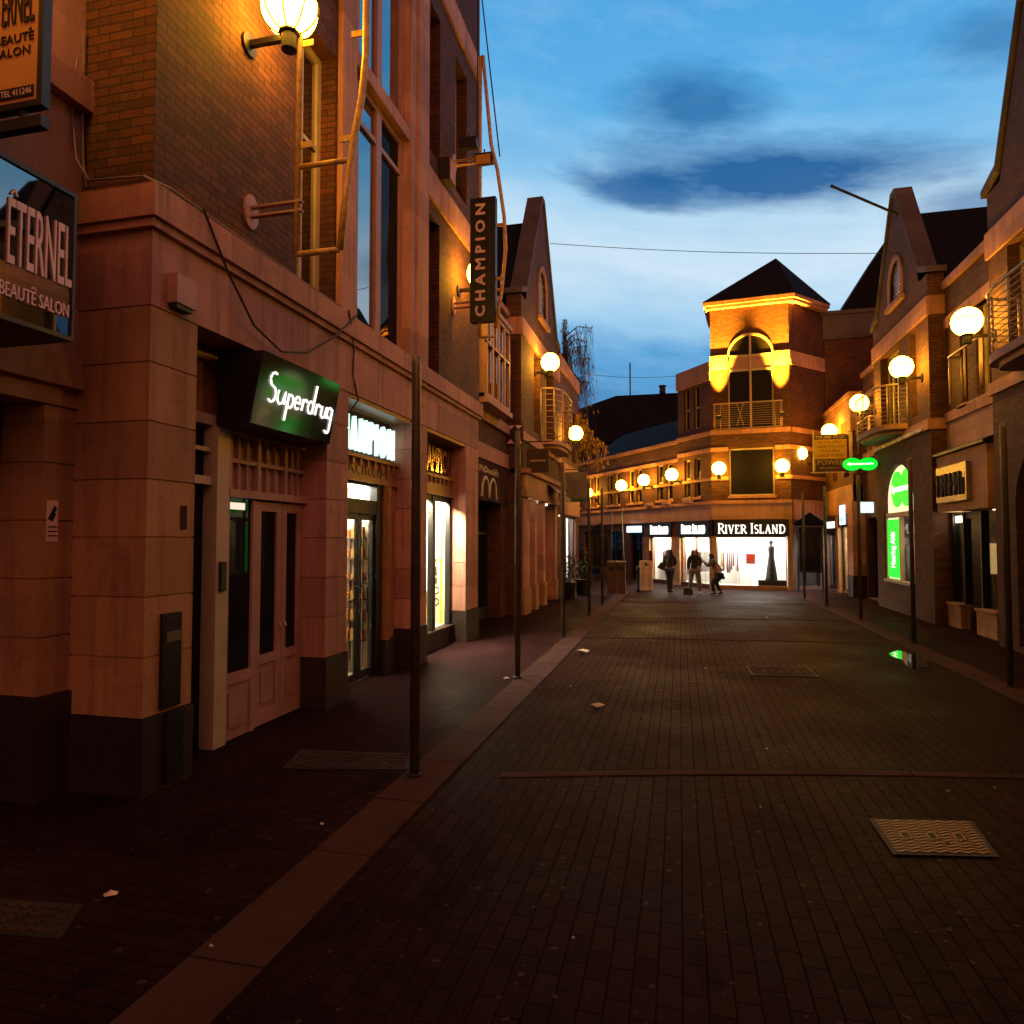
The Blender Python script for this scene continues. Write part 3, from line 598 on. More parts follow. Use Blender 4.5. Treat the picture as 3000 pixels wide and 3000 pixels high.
# ---------------------------------------------------------------- banner frames on the brick building
def banner_frame(Y, xw, pts_out, zt, zb, label, wallz):
    b = thing('banner_bracket', label, 'bracket', (xw, Y, zb), 'tubular banner brackets on the brick wall')
    G = Fr((0, Y), (1, 0), (0, -1)); xi = xw+.52
    MB(G).tube([(xi, 0, zb), (xi, 0, zt)], .032, 8).build('post', 'frame_paint', b, True)
    MB(G).tube(pts_out, .034, 8).build('curved_post', 'frame_paint', b, True)
    MB(G).tube([(xi, 0, zb), (pts_out[0][0], 0, zb)], .03, 8).build('rail', 'frame_paint', b, True)
    z = zb+.85; xo = next(p[0]+(q[0]-p[0])*(z-p[2])/(q[2]-p[2]) for p, q in zip(pts_out, pts_out[1:]) if p[2] <= z <= q[2])
    MB(G).tube([(xi, 0, z), (xo, 0, z)], .026, 8).build('rail', 'frame_paint', b, True)
    for z in (zb+1.06, zb+2.06):
        xo = next((p[0]+(q[0]-p[0])*(z-p[2])/(q[2]-p[2]) for p, q in zip(pts_out, pts_out[1:]) if p[2] <= z <= q[2]), None)
        MB(G).box(xi+.03, xi+.15, -.008, .008, z-.03, z+.03).build('tab', 'frame_paint', b)
        if xo: MB(G).box(xo-.15, xo-.03, -.008, .008, z-.03, z+.03).build('tab', 'frame_paint', b)
    for z in wallz:
        MB(G).box(xw, xi+.05, -.03, .03, z-.03, z-.01).box(xw, xi+.05, -.03, .03, z+.06, z+.08).build('standoff', 'pink', b)
        MB(F).lathe((Y, 0, z+.02), [(.001, 0)], 3) if False else None
        w = MB(left(xw)); K = 16
        w.prism([(Y+.11*math.cos(2*math.pi*i/K), z+.03+.17*math.sin(2*math.pi*i/K)) for i in range(K)], .0, .025); w.build('wall_plate', 'pink', b)
    return b
banner_frame(5.75, -4.05, [(-3.08, 0, 4.72), (-3.02, 0, 5.26), (-2.95, 0, 5.75), (-2.87, 0, 6.15), (-2.83, 0, 6.55), (-2.83, 0, 9.2)], 9.2, 4.72, 'rusty yellow tubular banner bracket beside the large globe lamp, without a banner', (5.16, 8.4))
banner_frame(11.9, -4.05, [(-3.24, 0, 5.85), (-3.12, 0, 6.5), (-3.04, 0, 7.3), (-3.07, 0, 7.9), (-3.2, 0, 8.8), (-3.32, 0, 9.3), (-3.48, 0, 11.0)], 11.0, 5.7, 'tubular banner bracket holding the black vertical banner', (6.3, 9.0))
G = Fr((0, 11.9), (1, 0), (0, -1))
s_ = thing('banner', 'tall black vertical banner reading upwards in grey capitals', 'banner', (-3.4, 11.9, 5.9))
MB(G).box(-3.70, -3.22, -.07, .07, 5.97, 8.28).build('banner_panel', 'black', s_)
m = MB(G); text(m, 'C H A M P I O N', -3.60, -3.41, 6.06, 8.16, .071, .085, .03, True); m.build('lettering', 'letter_p', s_)
m = MB(G).box(-3.345, -3.325, .071, .078, 6.2, 8.0); m.build('strapline', 'sign_m', s_)
# floodlights above the banner
for k, (x, z, lab) in enumerate(((-3.75, 9.36, 'black floodlight on top of the banner bracket, uppermost of the pair'), (-3.45, 9.02, 'floodlight with a glowing orange face below the upper black floodlight'))):
    f_ = thing('floodlight', lab, 'floodlight', (x, 11.9, z), 'floodlights over the banner')
    MB(G).box(x-.16, x+.16, -.09, .09, z-.07, z+.09).build('housing', 'black', f_)
    MB(G).box(x-.14, x+.14, .09, .10, z-.12, z+.05).build('lens', 'ochre' if k else 'irondark', f_)
    MB(G).tube([(x, 0, z+.09), (x, 0, z+.2)], .015, 6).build('arm', 'black', f_)
b_ = thing('floodlight', 'small square floodlight fixed flat on the brick wall left of the banner bracket', 'floodlight', (-4.05, 11.3, 8.6), 'floodlights over the banner')
MB(F).box(11.1, 11.4, .02, .2, 8.3, 8.7).build('housing', 'irondark', b_); MB(F).box(11.12, 11.38, .2, .21, 8.32, 8.68).build('lens', 'ochre', b_)
# cables
def cable(label, pts, mat='cable', r=.012):
    P = []
    for a, b in zip(pts, pts[1:]): P += [tuple(a[i]+(b[i]-a[i])*k/3 for i in range(3)) for k in range(3)]
    P.append(pts[-1]); return tag(MB().tube(P, r, 5).build('cable', mat), label, 'cable')
cable('dark cable looping loosely below the cornice of the brick building', [(-3.94, 4.95, 4.83), (-3.94, 5.3, 4.4), (-3.95, 5.7, 4.05), (-3.97, 6.2, 3.93), (-3.98, 6.7, 4.05), (-3.97, 7.3, 4.4), (-3.94, 7.8, 4.82)])
cable('dark cable hanging straight down the frieze to the lit shop sign', [(-3.94, 7.6, 4.82), (-4.02, 7.9, 4.4), (-4.03, 7.9, 4.1), (-4.03, 8.05, 3.8), (-4.1, 8.0, 3.66)])
cable('pale cable bundle lying along the top of the stone cornice', [(-4.72, 4.40, 5.9), (-4.74, 4.38, 5.5), (-4.68, 4.38, 5.05), (-4.55, 4.38, 4.86), (-4.05, 4.40, 4.84), (-3.97, 4.6, 4.83), (-3.97, 5.2, 4.82), (-4.0, 5.9, 4.84), (-3.98, 6.6, 4.82), (-4.0, 7.6, 4.84)], 'grey_cable', .01)
cable('thin dark cable climbing the inner corner above the salon sign', [(-4.66, 4.46, 4.86), (-4.70, 4.46, 5.1), (-4.72, 4.46, 5.6), (-4.72, 4.46, 6.2)], 'grey_cable', .009)

# ================================================================ left: recessed link building, gabled building, end building
F = left(-4.45)
t = thing('link_building', 'low recessed brick link with a bay window between the tall and the gabled building', 'building', (-4.45, 15.5, 0))
MB(F).wall(13.6, 17.5, 3.9, 8, [(14.2, 16.3, 5.15, 7.2)], 0, .3).wall(13.6, 17.5, 0, 2.9, [(14.1, 16.95, 0, 2.899)], 0, .5).build('wall', 'brick', t)
each('band', F, 'stone', t, (13.6, 17.5, -.02, .10, 4.75, 5.0), (13.6, 17.5, -.02, .06, 3.86, 4.22), (13.6, 17.5, -.3, .1, 7.9, 8.06))
MB(F).box(13.6, 17.5, -.1, .03, 2.9, 3.858).build('fascia', 'band', t)
w = MB(F); w.box(14.2, 14.27, 0, .4, 5.2, 7.1).box(16.23, 16.3, 0, .4, 5.2, 7.1).box(14.2, 16.3, .34, .4, 5.1, 5.2).box(14.2, 16.3, .34, .4, 7.05, 7.15)
for i in range(1, 4): x = 14.2+2.1*i/4; w.box(x-.03, x+.03, .35, .41, 5.2, 7.05)
w.box(14.2, 16.3, .345, .405, 6.3, 6.36).box(14.15, 16.35, -.05, .45, 4.98, 5.1).box(14.15, 16.35, -.05, .45, 7.15, 7.25)
o = w.build('window', 'pink', t); MB(F).box(14.25, 16.25, .3, .335, 5.2, 7.1).build('pane', 'pane', o)
w = MB(F); w.box(14.1, 14.2, -.45, -.35, 0, 2.9).box(15.3, 15.38, -.45, -.35, 0, 2.9).box(16.85, 16.95, -.45, -.35, 0, 2.9).box(14.2, 16.85, -.45, -.35, 2.1, 2.18).box(14.2, 16.85, -.46, -.34, 0, .3); o = w.build('door', 'irondark', t)
MB(F).box(14.15, 16.9, -.42, -.40, .3, 2.9).build('pane', 'pane_dim', o)
shell(t, F, 13.6, 17.5, -8, -.55, 0, 7.9); MB(F).box(13.6, 17.5, -8, -.02, 7.7, 7.88).build('roof', 'slate', t)
s_ = thing('arch_logo', 'pale arched m emblem on the dark fascia of the recessed link', 'sign', (-4.4, 15.6, 3)); m = MB(F)
for c in (15.35, 16.0):
    P = [(c-.33, 2.98)]+arc(c, 3.05, .30, .40, 175, 5, 10)+[(c+.33, 2.98)]
    for a, b in zip(P, P[1:]): m.seg(a, b, .07, .031, .06)
m.build('emblem', 'cream', s_); m = MB(F); text(m, "McDonald's", 14.85, 16.5, 3.55, 3.72, .031, .05, .01); m.build('lettering', 'cream', s_)

F = left(-4.05)
t = thing('gabled_building', 'brick building with a pointed coped gable and a railed balcony on the left side', 'building', (-4.05, 20.4, 0))
MB(F).wall(17.5, 23.3, 0, 8.2, [(19.1, 20.0, 5.1, 7.4), (20.5, 22.3, 4.95, 7.4), (18.4, 22.6, 0, 3.2)], 0, .35).quad((17.5, 0, 0), (17.5, -.45, 0), (17.5, -.45, 8.2), (17.5, 0, 8.2)).quad((23.3, 0, 0), (23.3, -6, 0), (23.3, -6, 8.2), (23.3, 0, 8.2)).build('wall', 'brick', t)
each('band', F, 'stone', t, (17.46, 23.34, -.42, .05, 7.45, 7.92), (17.44, 23.34, -.42, .08, 4.62, 4.85))
gable(t, F, 17.5, 23.3, 8.2, 12.35, .40, louvre=(20.4, 8.68, 10.3, .6))
window(t, F, 19.1, 20.0, 5.1, 7.4, -.25, 2, 2, gm='pane_dim'); window(t, F, 20.5, 22.3, 4.95, 7.4, -.25, 4, 1)
balcony(t, F, 20.1, 23.0, .62, 4.86, 6.55, 9, .6)
for a, b in ((17.6, 18.35), (19.0, 19.35), (20.3, 20.6), (22.3, 22.6)):
    m = MB(F); blocks(m, a, b, -.3, .05, [.7, 2.3, 2.75, 3.1]); m.build('pilaster', 'stone', t)
    MB(F).box(a-.03, b+.03, -.3, .09, 0, .69).build('plinth', 'stone_b', t)
each('fascia', F, 'stone_b', t, (17.55, 22.7, -.3, .14, 3.13, 3.3), (17.6, 22.65, -.3, .09, 3.3, 3.75), (17.5, 22.75, -.3, .2, 3.75, 3.88))
for a, b in ((19.4, 20.28), (20.65, 22.25)): window(t, F, a, b, .05, 3.1, -.25, 2, 2, 'wood', 'pane_dim', splits=[.75])
for u in (18.65, 19.8, 21.4): MB(F).box(u-.1, u+.1, -.16, -.06, 3.07, 3.095).build('downlight', 'lite2', t)
shell(t, F, 17.55, 23.2, -8, -.45, 0, 8.1)
G = Fr((0, 17.9), (1, 0), (0, -1))
s_ = thing('hanging_sign', 'dark square pub style board hanging from a curled iron bracket on the gabled building', 'sign', (-4, 17.9, 3.9))
MB(G).box(-3.98, -3.38, -.03, .03, 3.78, 4.42).build('board', 'sign_m', s_)
m = MB(G); m.tube([(-4.05, 0, 4.62), (-3.3, 0, 4.62), (-3.2, 0, 4.7), (-3.22, 0, 4.84), (-3.3, 0, 4.86)], .018, 6).tube([(-3.9, 0, 4.42), (-3.9, 0, 4.62)], .012, 5).tube([(-3.45, 0, 4.42), (-3.45, 0, 4.62)], .012, 5); m.build('bracket', 'black', s_)
m = MB(G); m.box(-3.9, -3.46, .031, .036, 4.08, 4.12); m.build('lettering', 'rail', s_)
s_ = thing('bow_sign', 'dark sign with four pale triangles at the corner of the left gabled building', 'sign', (-4.2, 17.45, 4.6)); G2 = Fr((0, 17.47), (1, 0), (0, -1))
MB(G2).box(-4.44, -3.98, .0, .03, 4.5, 5.05).build('board', 'sign_m', s_); m = MB(G2)
for z in (4.62, 4.90):
    for c in (-4.32, -4.10): m.prism([(c-.1, z+.1), (c+.1, z+.1), (c, z-.0)] if z > 4.8 else [(c-.1, z-.1), (c+.1, z-.1), (c, z+.02)], .031, .04)
m.build('emblem', 'letter_p', s_)
s_ = thing('awning', 'dark scalloped shop canopy below the hanging board of the gabled building', 'awning', (-3.8, 19, 3.4))
m = MB(F); m.add([(20.7, .06, 3.72), (22.2, .06, 3.72), (22.2, .6, 3.3), (20.7, .6, 3.3), (20.7, .6, 3.18), (22.2, .6, 3.18)], [(0, 1, 2, 3), (3, 2, 5, 4)]); m.build('canopy', 'sign_m', s_)

t = thing('end_building', 'brick building with a lit white shop window beyond the gabled one on the left', 'building', (-4.05, 26, 0))
MB(F).wall(23.35, 28, 0, 8.4, [(24.6, 27.2, .4, 2.85), (24.4, 25.4, 5, 7), (26.2, 27.2, 5, 7)], 0, .3).quad((28, 0, 0), (28, -8, 0), (28, -8, 8.4), (28, 0, 8.4)).build('wall', 'brick_red', t)
each('band', F, 'stone', t, (23.36, 28.05, -.2, .06, 8.0, 8.5), (23.36, 28.05, -.2, .06, 4.4, 4.75), (23.36, 28.03, -.2, .05, 2.9, 3.7))
MB(F).add([(23.4, .1, 8.5), (28.1, .1, 8.5), (28.1, -4, 11.2), (23.4, -4, 11.2), (28.1, -8, 8.5), (23.4, -8, 8.5)], [(0, 1, 2, 3), (3, 2, 4, 5), (1, 4, 2), (0, 3, 5)]).build('roof', 'slate', t)
w = window(t, F, 24.6, 27.2, .4, 2.85, -.1, 3, 1, 'black', 'glass'); room(t, F, 24.5, 27.3, -1.4, -.32, .35, 2.9, 'white', 'litew', [(24.8, 27, -.8, -.45)]); MB(F).box(27.2, 27.26, -1.2, -.34, .5, 2.75).build('glow_panel', 'signl', t)  # glowing side-wall panel added to make the window read bright white
for a in (24.4, 26.2): window(t, F, a, a+1, 5, 7, -.2, 2, 2)
shell(t, F, 23.4, 27.9, -8, -1.6, 0, 8.3)
s_ = thing('hanging_sign', 'grey hanging board with a green lower edge beyond the gabled building', 'sign', (-3.5, 24.5, 3.3)); G = Fr((0, 24.3), (1, 0), (0, -1))
MB(G).box(-3.95, -3.2, -.04, .04, 3.45, 4.4).build('board', 'greyboard', s_); MB(G).box(-3.95, -3.2, -.045, .045, 3.33, 3.448).build('edge', 'greenboard', s_); MB(G).tube([(-4.05, 0, 4.5), (-3.15, 0, 4.5)], .02, 6).build('bracket', 'black', s_)

# ================================================================ left wing and tower with the fashion shop
A, B = Vector((1.27, 28.58)), Vector((4.22, 28.32))
d1 = Vector((-.566, .824)).normalized(); N1 = (-d1.y, d1.x); N1 = (-.824/1.0, -.566)
L1 = math.hypot(*N1); N1 = (N1[0]/L1, N1[1]/L1)
FW = Fr(A, d1, N1)
t = thing('shopping_wing', 'long two storey brick wing with globe lamps curving away left of the tower', 'building', (-2, 34, 0))
wins = []
for a in (2.75, 5.3, 7.4, 9.6, 11.8): wins += [(a, a+.5, 3.75, 5.35), (a+.75, a+1.25, 3.75, 5.35)]
wins0 = [(.75, 1.15, 3.75, 5.35), (1.45, 1.85, 3.75, 5.35)]; winsU = [(.75, 1.15, 6.6, 8.4), (1.45, 1.85, 6.6, 8.4)]
shops = [(.15, 2.2, .16, 2.12), (2.85, 4.6, .16, 2.12), (5.2, 6.4, .05, 2.3), (7.2, 9.0, .05, 2.4), (9.6, 11.4, .05, 2.4), (12, 13.4, .05, 2.4)]
m = MB(FW); m.wall(0, 2.3, 3.4, 8.35, wins0+winsU, 0, .2).wall(2.3, 14, 3.4, 5.75, wins, 0, .2); m.quad((2.3, 0, 5.7), (2.3, -3, 5.7), (2.3, -3, 9.2), (2.3, 0, 9.2)); m.wall(0, 14, 0, 2.75, [(a, b, c, 2.749 if i < 2 else d) for i, (a, b, c, d) in enumerate(shops)], 0, .25); m.build('wall', 'brick_red', t)
m = MB(FW); m.box(0, 14, -.2, .05, 2.76, 3.4).build('fascia', 'render_', t)
m = MB(FW); m.box(.02, 14, -.2, .12, 3.4, 3.52).box(2.3, 14, -.2, .06, 5.35, 5.5).box(.0, 2.3, -.2, .06, 5.52, 5.68).box(2.3, 14, -.25, .1, 6.15, 6.3).box(.0, 2.35, -.2, .08, 6.2, 6.36).box(-.0, 2.35, -.2, .06, 8.45, 9.2).box(.02, 14, -.1, .03, 4.35, 4.47)
m.build('band', 'stone', t)
each('parapet', FW, 'brick_red', t, (2.3, 14, -.25, .0, 5.75, 6.148), (.0, 2.3, -.2, .0, 8.35, 8.45))
for a, b, c, d in wins+wins0+winsU: window(t, FW, a, b, c, d, -.1, 1, 2, 'cream', 'pane_dim', .05, sill='stone' if c < 5 else None)
for a, b, c, d in shops[2:]: window(t, FW, a, b, c, d, -.15, 2, 2, 'black', 'pane_dim', .05, splits=[.78])
for a, b in ((-.0, .15), (2.2, 2.85), (4.6, 5.2)): MB(FW).box(a, b, -.2, .05, 0, 2.1).build('pilaster', 'stone_b', t)
each('roof', FW, 'slate', t, (2.3, 14, -6, -.26, 6.0, 6.14), (0, 2.3, -5, -.21, 9.0, 9.15))
m = MB(FW); m.add([(2.5, -.6, 6.14), (14, -.6, 6.14), (14, -4, 8.4), (2.5, -4, 8.4)], [(0, 1, 2, 3)]); m.build('roof', 'slate', t)
shell(t, FW, 5.0, 14, -6, -.35, 0, 6); shell(t, FW, .3, 5.0, -5, -2.2, 2.7, 6)
for a in (2.8, 4.2, 1.2): MB(FW).box(a, a+.55, .04, .2, 3.53, 3.68).build('window_box', 'pink', t)

s_ = thing('shop_sign', 'small lit pale blue sign above a dark shop door in the wing', 'sign'); MB(FW).box(5.25, 6.4, .06, .2, 2.32, 2.62).build('panel', 'blue_l', s_)
MB(FW).box(5.2, 6.45, .02, .06, 2.28, 2.66).build('frame', 'black', s_)

dT = (B-A).normalized(); NT = (dT.y, -dT.x); FT = Fr(A, dT, NT); TW = (B-A).length
tw = thing('corner_tower', 'square brick tower with a pyramid roof, arched window and uplit corners', 'building', (2.7, 28.4, 0))
m = MB(FT); K = 16
m.wall(0, TW, 3.4, 11.3, [(.68, 2.38, 3.72, 5.62), (.68, 2.38, 6.4, 10.2, .85)], 0, .3); m.build('wall', 'brick', tw)
d3 = Vector((.67, .74)).normalized(); FR_ = Fr(B, d3, (d3.y, -d3.x))
m = MB(FR_); m.wall(0, 2.6, 0, 11.3, [(.3, 1.9, .1, 2.4)], 0, .25); m.build('wall', 'brick_red', tw); window(tw, FR_, .3, 1.9, .1, 2.4, -.1, 2, 2, 'black', 'pane_dim')
m = MB(); m.quad((A.x, A.y, 8.9), (1.52, 31.2, 8.9), (1.52, 31.2, 11.3), (A.x, A.y, 11.3)); m.build('wall', 'brick', tw)
each('band', FT, 'stone', tw, (-.03, .66, .002, .05, 8.85, 9.4), (2.40, TW+.03, .002, .05, 8.85, 9.4), (-.02, TW+.02, .002, .08, 6.2, 6.38), (-.02, .66, .002, .05, 5.52, 5.68), (2.4, TW+.02, .002, .05, 5.52, 5.68), (-.02, .66, .002, .05, 4.35, 4.5), (2.4, TW+.02, .002, .05, 4.35, 4.5), (-.02, TW+.02, -.2, .1, 3.4, 3.54))
each('band', FR_, 'stone', tw, (.05, 2.6, .002, .05, 8.85, 9.4), (.09, 2.6, .002, .08, 6.2, 6.38), (.05, 2.6, .002, .05, 5.52, 5.68), (.05, 2.6, .002, .05, 4.35, 4.5), (.09, 2.6, .002, .06, 2.76, 3.54))
MB(FT).box(-.02, TW+.02, -.2, .06, 2.78, 3.398).build('fascia', 'render_', tw)
# eaves and pyramid roof over the tower plan
pl = [A+Vector((-.18, -.12)), B+Vector((.18, -.2)), B+Vector((1.75, 1.55)), B+Vector((.3, 4.3)), A+Vector((.12, 2.7))]
m = MB(); m.slab([(p.x, p.y) for p in pl], 11.3, 11.42); c0 = sum(pl, Vector((0, 0)))/5; m.slab([((p-c0)*1.03+c0).to_tuple() for p in pl], 11.424, 11.58); m.build('cornice', 'stone', tw)
ap = (4.1, 30.6, 14.0); m = MB(); q = [((p-c0)*1.05+c0) for p in pl]; m.add([(p.x, p.y, 11.585) for p in q]+[ap], [(i, (i+1) % 5, 5) for i in range(5)]); m.build('roof', 'slate', tw)
# arched window
w = MB(FT); a, b, zc, rr = .68, 2.38, 9.35, .85; cu = 1.53
for i in range(K):
    t0, t1 = math.pi*i/K, math.pi*(i+1)/K
    w.seg((cu-rr*.99*math.cos(t0), zc+rr*.99*math.sin(t0)), (cu-rr*.99*math.cos(t1), zc+rr*.99*math.sin(t1)), .07, -.1, .03)
w.box(a, a+.05, -.12, -.04, 6.4, 9.35).box(b-.05, b, -.12, -.04, 6.4, 9.35).box(cu-.04, cu+.04, -.12, -.03, 6.4, 10.15).box(a+.05, b-.05, -.12, -.05, 9.3, 9.38).box(a+.05, b-.05, -.12, -.045, 8.72, 8.8)
o = w.build('window', 'cream', tw)
g = MB(FT); pts = [(a, 6.4), (b, 6.4)]+[(cu+rr*math.cos(math.pi*i/K), zc+rr*math.sin(math.pi*i/K)) for i in range(K+1)]; g.prism(pts, -.11, -.09); g.build('pane', 'pane_dim', o)
MB(FT).box(a+.05, b-.05, -.085, -.07, 8.8, 9.3).build('spandrel', 'pink', o)
window(tw, FT, .68, 2.38, 3.72, 5.62, -.1, 1, 1, 'cream', 'pane_dim', .06, sill='stone')
balcony(tw, FT, .1, 2.68, .12, 6.45, 7.42, 11, .2, 6, base=False)
MB(FT).tube([(1.0, .13, 6.5), (1.25, .13, 7.4)], .015, 5).tube([(1.25, .13, 6.5), (1.0, .13, 7.4)], .015, 5).build('brace', 'rail', tw)
# shop front under tower and wing
for (Fq, a, b) in ((FT, .12, 2.78), (FW, .15, 2.2), (FW, 2.85, 4.6)):
    m = MB(Fq); m.box(a-.02, b+.02, -.2, -.1, .0, .16).box(a, a+.04, -.18, -.1, .16, 2.12).box(b-.04, b, -.18, -.1, .16, 2.12).box(a+.04, b-.04, -.18, -.1, 2.06, 2.12)
    if Fq is FW and a < 1: m.box(1.2, 1.25, -.18, -.1, .16, 2.06)
    o = m.build('window', 'wood', tw); MB(Fq).box(a+.03, b-.03, -.15, -.14, .16, 2.1).build('pane', 'glass', o)
    MB(Fq).box(a-.05, b+.08, -.2, .07, 2.12, 2.758).build('fascia', 'black', tw)
each('pilaster', FT, 'stone_b', tw, (2.8, TW+.02, -.2, .05, 0, 2.776), (-.02, .1, -.2, .05, 0, 2.1))
bk = [B+Vector((.0, .05)), Vector((4.35, 29.6)), Vector((2.3, 29.9)), Vector((.7, 31.3)), Vector((-.55, 32.9)), FW.p(4.7, -.21, 0).xy]
m = MB()
for p, q in zip(bk, bk[1:]): m.quad((p.x, p.y, .12), (q.x, q.y, .12), (q.x, q.y, 2.2), (p.x, p.y, 2.2))
m.build('interior_wall', 'white', tw)
fl = bk+[FW.p(0, -.21, 0).xy+Vector((.1, .05))]
MB().quad(*[(p.x, p.y, .13) for p in fl]).build('interior_floor', 'white', tw); MB().quad(*[(p.x, p.y, 2.19) for p in fl]).build('interior_ceiling', 'white', tw)
m = MB(FT).box(.3, 2.7, -.75, -.4, 2.13, 2.17); m.build('ceiling_light', 'litew', tw); each('ceiling_light', FW, 'litew', tw, (.4, 2.1, -.62, -.34, 2.13, 2.17), (2.9, 4.5, -.62, -.34, 2.13, 2.17))
MB(FW).box(.3, .8, -.55, -.5, .2, 2.0).build('curtain', 'cream', tw)
for Fq, u0_, u1_, n0_ in ((FW, 1.3, 2.0, -.62), (FW, 3.0, 4.3, -.66), (FT, .25, 1.0, -.95)):
    r = MB(Fq).tube([(u0_, n0_, 1.5), (u1_, n0_, 1.5)], .012, 6).tube([(u0_, n0_, .14), (u0_, n0_, 1.5)], .012, 6).tube([(u1_, n0_, .14), (u1_, n0_, 1.5)], .012, 6).build('clothes_rail', 'steel', tw)
    for i in range(9):
        u = u0_+.06+(u1_-u0_-.12)*i/8; l = random.uniform(.55, .85)
        MB(Fq).prism([(u-.025, 1.46), (u+.025, 1.46), (u+.035, 1.46-l), (u-.035, 1.46-l)], n0_-.2, n0_+.2).build('garment', random.choice(('pink', 'lilac', 'greyboard', 'ochre', 'white', 'red_cloth')), tw)
for u in (.5, 1.4, 2.4): MB(FT).lathe((u, -.3, 2.08), [(.05, 0), (.035, .1)], 10).build('spot_lamp', 'black', tw)
s_ = thing('shop_sign', 'wide white serif shop name across the black fascia under the tower', 'sign'); m = MB(FT); serif(m, 'RIVER ISLAND', .22, 2.76, 2.22, 2.62, .072, .1, .028); m.build('lettering', 'signl', s_)
s_ = thing('shop_sign', 'narrow white serif shop name on the fascia just left of the tower', 'sign'); m = MB(FW); serif(m, 'RIVER ISLAND', 2.0, .35, 2.22, 2.62, .072, .1, .028); m.build('lettering', 'signl', s_)
s_ = thing('shop_sign', 'leftmost narrow white serif shop name on the black fascia of the wing', 'sign'); m = MB(FW); serif(m, 'RIVER ISLAND', 4.45, 3.0, 2.22, 2.62, .072, .1, .028); m.build('lettering', 'signl', s_)
G = Fr(FT.p(0, -.45, 0).xy, dT, NT)
s_ = thing('sale_card', 'red card with white SALE letters standing in the bright shop window', 'sale card', FT.p(1.43, -.45, .13)); MB(G).box(1.27, 1.62, -.01, .01, 1.0, 1.42).build('card', 'red', s_)
m = MB(G); text(m, 'SALE', 1.29, 1.60, 1.05, 1.16, .011, .016, .03); text(m, 'UP TO 50%', 1.31, 1.58, 1.25, 1.31, .011, .016, .01); m.build('lettering', 'white', s_); MB(G).tube([(1.44, 0, .13), (1.44, 0, 1.0)], .012, 6).lathe((1.44, 0, .13), [(.1, 0), (.1, .02)], 12).build('stand', 'steel', s_)
s_ = thing('window_script', 'handwritten dark Style lettering on the bright shop window', 'lettering'); m = MB(FT)
for st in (arc(.1, .68, .08, .2, 60, 270, 6)+arc(.1, .32, .08, .2, 90, -140, 6), [(.26, .9), (.26, .2), (.32, .15)], [(.2, .62), (.34, .66)], [(.4, .6), (.42, .3), (.48, .35), (.52, .62)], [(.52, .62), (.5, -.1), (.42, -.2)], [(.6, 1), (.6, .2), (.66, .2)], [(.72, .42), (.86, .48)]+arc(.8, .4, .07, .2, 20, 320, 8)):
    poly(m, st, 1.35, 2.05, 1.72, 2.0, .018, -.135, -.128)
m.build('lettering', 'irondark', s_)
s_ = thing('mannequin', 'mannequin in a long dark dress on a low plinth in the bright shop window', 'mannequin', FT.p(2.2, -.5, .13)); o = FT.p(2.22, -.5, 0)
MB().lathe((o.x, o.y, .15), [(.24, .2), (.22, .3), (.16, .8), (.11, 1.2), (.125, 1.35), (.13, 1.5), (.06, 1.6)], 16).build('dress', 'coat', s_, True)
MB().tube([(o.x-.1, o.y, 1.72), (o.x-.22, o.y-.02, 1.88), (o.x-.1, o.y-.04, 2.0)], [.035, .03, .02], 8).tube([(o.x+.1, o.y, 1.72), (o.x+.2, o.y-.02, 1.85), (o.x+.06, o.y-.04, 1.98)], [.035, .03, .02], 8).ball((o.x, o.y, 1.88), .085, 12, 8, 1.2).tube([(o.x, o.y, 1.7), (o.x, o.y, 1.85)], .045, 8).build('body', 'irondark', s_, True)
MB(FT).box(1.72, 2.76, -.9, -.22, .135, .36).build('plinth', 'irondark', s_)

# far dark block behind
t = thing('far_block', 'large dark flat roofed block with chimney pots behind the wing', 'building', (-4, 60, 0))
m = MB(); m.box(-18, 6.5, 60, 75, 0, 11.5); m.build('wall', 'far', t)
m = MB(); m.add([(-18, 58.8, 10.4), (7, 58.8, 10.4), (7, 75, 10.4), (-18, 75, 10.4), (-5.6, 63, 15.2), (5, 63, 15.2), (5, 72, 15.2), (-5.6, 72, 15.2)], [(0, 1, 5, 4), (1, 2, 6, 5), (2, 3, 7, 6), (3, 0, 4, 7), (4, 5, 6, 7)]); m.build('roof', 'slate', t)
for x, h in ((-1.4, .7), (.6, 1.3), (1.5, 1.0)): MB().lathe((x, 62.9, 15.2), [(.28, 0), (.26, h*.8), (.34, h*.84), (.34, h)], 10).build('chimney', 'far', t)
MB().box(6.3, 7.6, 62, 64, 10.4, 16.2).build('chimney', 'far', t); MB().tube([(-4.3, 63, 15.2), (-4.3, 63, 18.2)], .07, 6).build('mast', 'far', t)
for i in range(4): MB().box(-3+2.2*i, -1.8+2.2*i, 59.5, 60, 8.2, 9.6).build('window', 'pane_dim', t)

